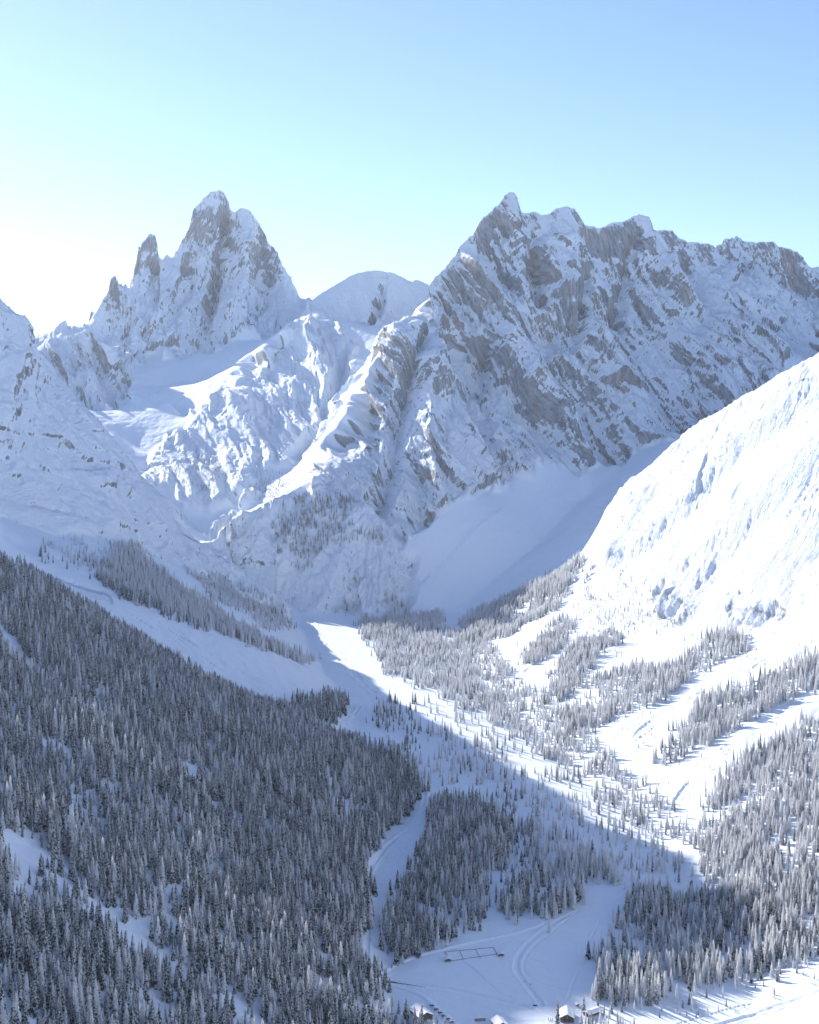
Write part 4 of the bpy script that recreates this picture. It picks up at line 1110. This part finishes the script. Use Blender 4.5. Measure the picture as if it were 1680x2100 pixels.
# stakes by the lone spruce
for k, (u, v, lab) in enumerate([(1125, 2092, 'leftmost dark stake in the snow left of the tall lone spruce'), (1129.5, 2092.5, 'middle dark stake in the snow left of the tall lone spruce'), (1133, 2092.5, 'right-hand dark stake in the snow nearest the tall lone spruce')]):
    x, y, z = at(u, v)
    r_ = root('stake', x, y, z, 0, lab, 'post', 'dark stakes by the lone spruce')
    part('post', r_, M_WOOD, lambda bm: box(bm, -.22, .22, -.22, .22, -.3, 1.9 - .3 * (k == 1), taper=(.8, .8)))
    part('snow_cap', r_, M_CAP, lambda bm: box(bm, -.24, .24, -.24, .24, 1.91 - .3 * (k == 1), 2.1 - .3 * (k == 1), .05))

# two walkers on the ski track
M_COAT = plain('dark_coat', (.03, .035, .06)); M_COAT2 = plain('black_coat', (.018, .018, .022)); M_TROUS = plain('dark_trousers', (.02, .02, .025)); M_SKIN = plain('skin', (.5, .32, .24)); M_HAT = plain('wool_hat', (.12, .03, .04))
def walker(u, v, rz, coat, stride, label):
    x, y, z = at(u, v)
    J = {'pelvis': (0, 0, .95), 'chest': (0, .02, 1.32), 'neck': (0, .04, 1.5), 'head': (0, .06, 1.66), 'crown': (0, .05, 1.74)}
    E = [('pelvis', 'chest'), ('chest', 'neck'), ('neck', 'head'), ('head', 'crown')]
    RR = {'pelvis': .16, 'chest': .18, 'neck': .07, 'head': .1, 'crown': .075}
    for s, nm in ((-1, 'l'), (1, 'r')):
        st = stride * s
        J.update({nm + 'hip': (s * .1, 0, .88), nm + 'knee': (s * .1, st * .5 + .05, .5), nm + 'ank': (s * .1, st - .04, .09), nm + 'toe': (s * .1, st + .16, .04),
                  nm + 'sh': (s * .2, .02, 1.43), nm + 'el': (s * .26, -st * .3 - .02, 1.14), nm + 'wr': (s * .25, -st * .6 + .1, .92), nm + 'hand': (s * .25, -st * .6 + .16, .84)})
        E += [('pelvis', nm + 'hip'), (nm + 'hip', nm + 'knee'), (nm + 'knee', nm + 'ank'), (nm + 'ank', nm + 'toe'), ('chest', nm + 'sh'), (nm + 'sh', nm + 'el'), (nm + 'el', nm + 'wr'), (nm + 'wr', nm + 'hand')]
        RR.update({nm + 'hip': .11, nm + 'knee': .075, nm + 'ank': .055, nm + 'toe': .045, nm + 'sh': .085, nm + 'el': .06, nm + 'wr': .04, nm + 'hand': .045})
    ks = list(J)
    me = bpy.data.meshes.new('person'); me.from_pydata([J[k] for k in ks], [(ks.index(a), ks.index(b)) for a, b in E], [])
    o = bpy.data.objects.new('person', me); link(o)
    m = o.modifiers.new('skin', 'SKIN'); 
    sk = me.skin_vertices[0].data if len(me.skin_vertices) else None
    if sk is None:
        bpy.context.view_layer.objects.active = o
        bm = bmesh.new(); bm.from_mesh(me); bm.verts.layers.skin.verify(); bm.to_mesh(me); bm.free(); sk = me.skin_vertices[0].data
    for i, k in enumerate(ks):
        sk[i].radius = (RR[k], RR[k]); sk[i].use_root = (k == 'pelvis')
    o.modifiers.new('sub', 'SUBSURF').levels = 1
    dg = bpy.context.evaluated_depsgraph_get()
    nm_ = bpy.data.meshes.new_from_object(o.evaluated_get(dg))
    o.modifiers.clear(); o.data = nm_
    for mm in (coat, M_TROUS, M_SKIN): nm_.materials.append(mm)
    for p in nm_.polygons:
        c = p.center
        p.material_index = 2 if c.z > 1.54 else (1 if c.z < .9 and abs(c.x) < .2 else (2 if c.z < .89 else 0)); p.use_smooth = True
    o.location = (x, y, z); o.rotation_euler = (0, 0, rz)
    tag(o, label, 'person')
    part('hat', o, M_HAT, lambda bm: bmesh.ops.create_uvsphere(bm, u_segments=10, v_segments=6, radius=.125, matrix=Matrix.Translation((0, .05, 1.74)) @ Matrix.Diagonal((1, 1.1, .8, 1))))
walker(1077, 2015, .4, M_COAT, .26, 'person in a dark blue coat walking on the track, the one further up the field')
walker(1088.5, 2021, .5, M_COAT2, -.22, 'person in black walking on the track, the one nearer the alone standing dark car')

# open water of the stream along the edge of the field
def stream():
    pts = [(758, 2006), (772, 2008.5), (786, 2011), (800, 2013.5), (818, 2016.5), (836, 2019), (854, 2022), (872, 2025)]
    W_ = [.8, 1.6, 2.4, 2.0, 1.6, 1.1, .6, .3]
    vs_, fs_ = [], []
    for (u, v), w in zip(pts, W_):
        x, y, z = at(u, v)
        vs_ += [(x, y - w, z + .12), (x, y + w, z + .12)]
    for i in range(len(pts) - 1): fs_.append((2 * i, 2 * i + 2, 2 * i + 3, 2 * i + 1))
    me = bpy.data.meshes.new('stream'); me.from_pydata(vs_, [], fs_); me.materials.append(M_WATER)
    tag(link(bpy.data.objects.new('stream', me)), 'narrow dark open stream at the left end of the snow field', kind='structure')
stream()
# ------------------------------------------------------------------ the sunny hills across the main valley, behind the camera
def back_hills():
    xs = np.linspace(-8000, 8000, 161); ys = np.linspace(-5200, 470, 80)
    gx, gy = np.meshgrid(xs, ys)
    fl = floor_z(np.minimum(gy, 480)) * 0 + -530
    side = np.clip((np.abs(gx - 100) - 380 - np.clip(-gy - 300, 0, 1500) * .8) / 900, 0, 1) * 520
    back = np.clip((-gy - 1500) / 2600, 0, 1) ** .9 * 1250
    h = fl + np.maximum(side, back) + n2(gx / 700, gy / 700) * 150 * np.clip((np.maximum(side, back)) / 400, 0, 1) + n2(gx / 240, gy / 240) * 40 * np.clip((np.maximum(side, back)) / 300, 0, 1)
    edge = np.clip((470 - gy) / 400, 0, 1)
    for k, x in enumerate(xs):                                # meet the front sheet
        z0 = zground(x, 492.0) if abs(x / 492.0) < 1.24 else h[-1, k]
        h[:, k] = h[:, k] * edge[:, k] + z0 * (1 - edge[:, k])
    n, m = gx.shape
    me = bpy.data.meshes.new('hills')
    q = np.arange(n * m).reshape(n, m); f = np.stack([q[:-1, :-1], q[:-1, 1:], q[1:, 1:], q[1:, :-1]], -1).reshape(-1, 4)
    me.from_pydata(np.stack([gx, gy, h], -1).reshape(-1, 3).tolist(), [], f.tolist())
    me.attributes.new('rock', 'FLOAT', 'POINT')
    me.materials.append(M_GROUND); me.polygons.foreach_set('use_smooth', np.ones(len(f), bool))
    tag(link(bpy.data.objects.new('hills', me)), 'snowy hills across the main valley, behind the viewpoint', kind='structure')
back_hills()

# ------------------------------------------------------------------ the air of the valley
def haze():
    bm = bmesh.new(); bmesh.ops.create_cube(bm, size=1)
    me = bpy.data.meshes.new('haze'); bm.to_mesh(me); bm.free()
    o = link(bpy.data.objects.new('haze', me))
    x0, x1, y0, y1, z0, z1 = -9500, 9500, -5600, 7200, float(ZS.min()) - 60, float(ZS.max()) + 25
    o.scale = (x1 - x0, y1 - y0, z1 - z0); o.location = ((x0 + x1) / 2, (y0 + y1) / 2, (z0 + z1) / 2)
    m, nt, N, K = new_mat('haze_air')
    v = N.new('ShaderNodeVolumePrincipled'); v.inputs['Color'].default_value = (.78, .88, 1, 1)
    v.inputs['Density'].default_value = HAZE; v.inputs['Anisotropy'].default_value = .4
    out = N.new('ShaderNodeOutputMaterial'); K.new(v.outputs[0], out.inputs['Volume'])
    me.materials.append(m)
    tag(o, kind='stuff')
HAZE = 1.5e-5
haze()
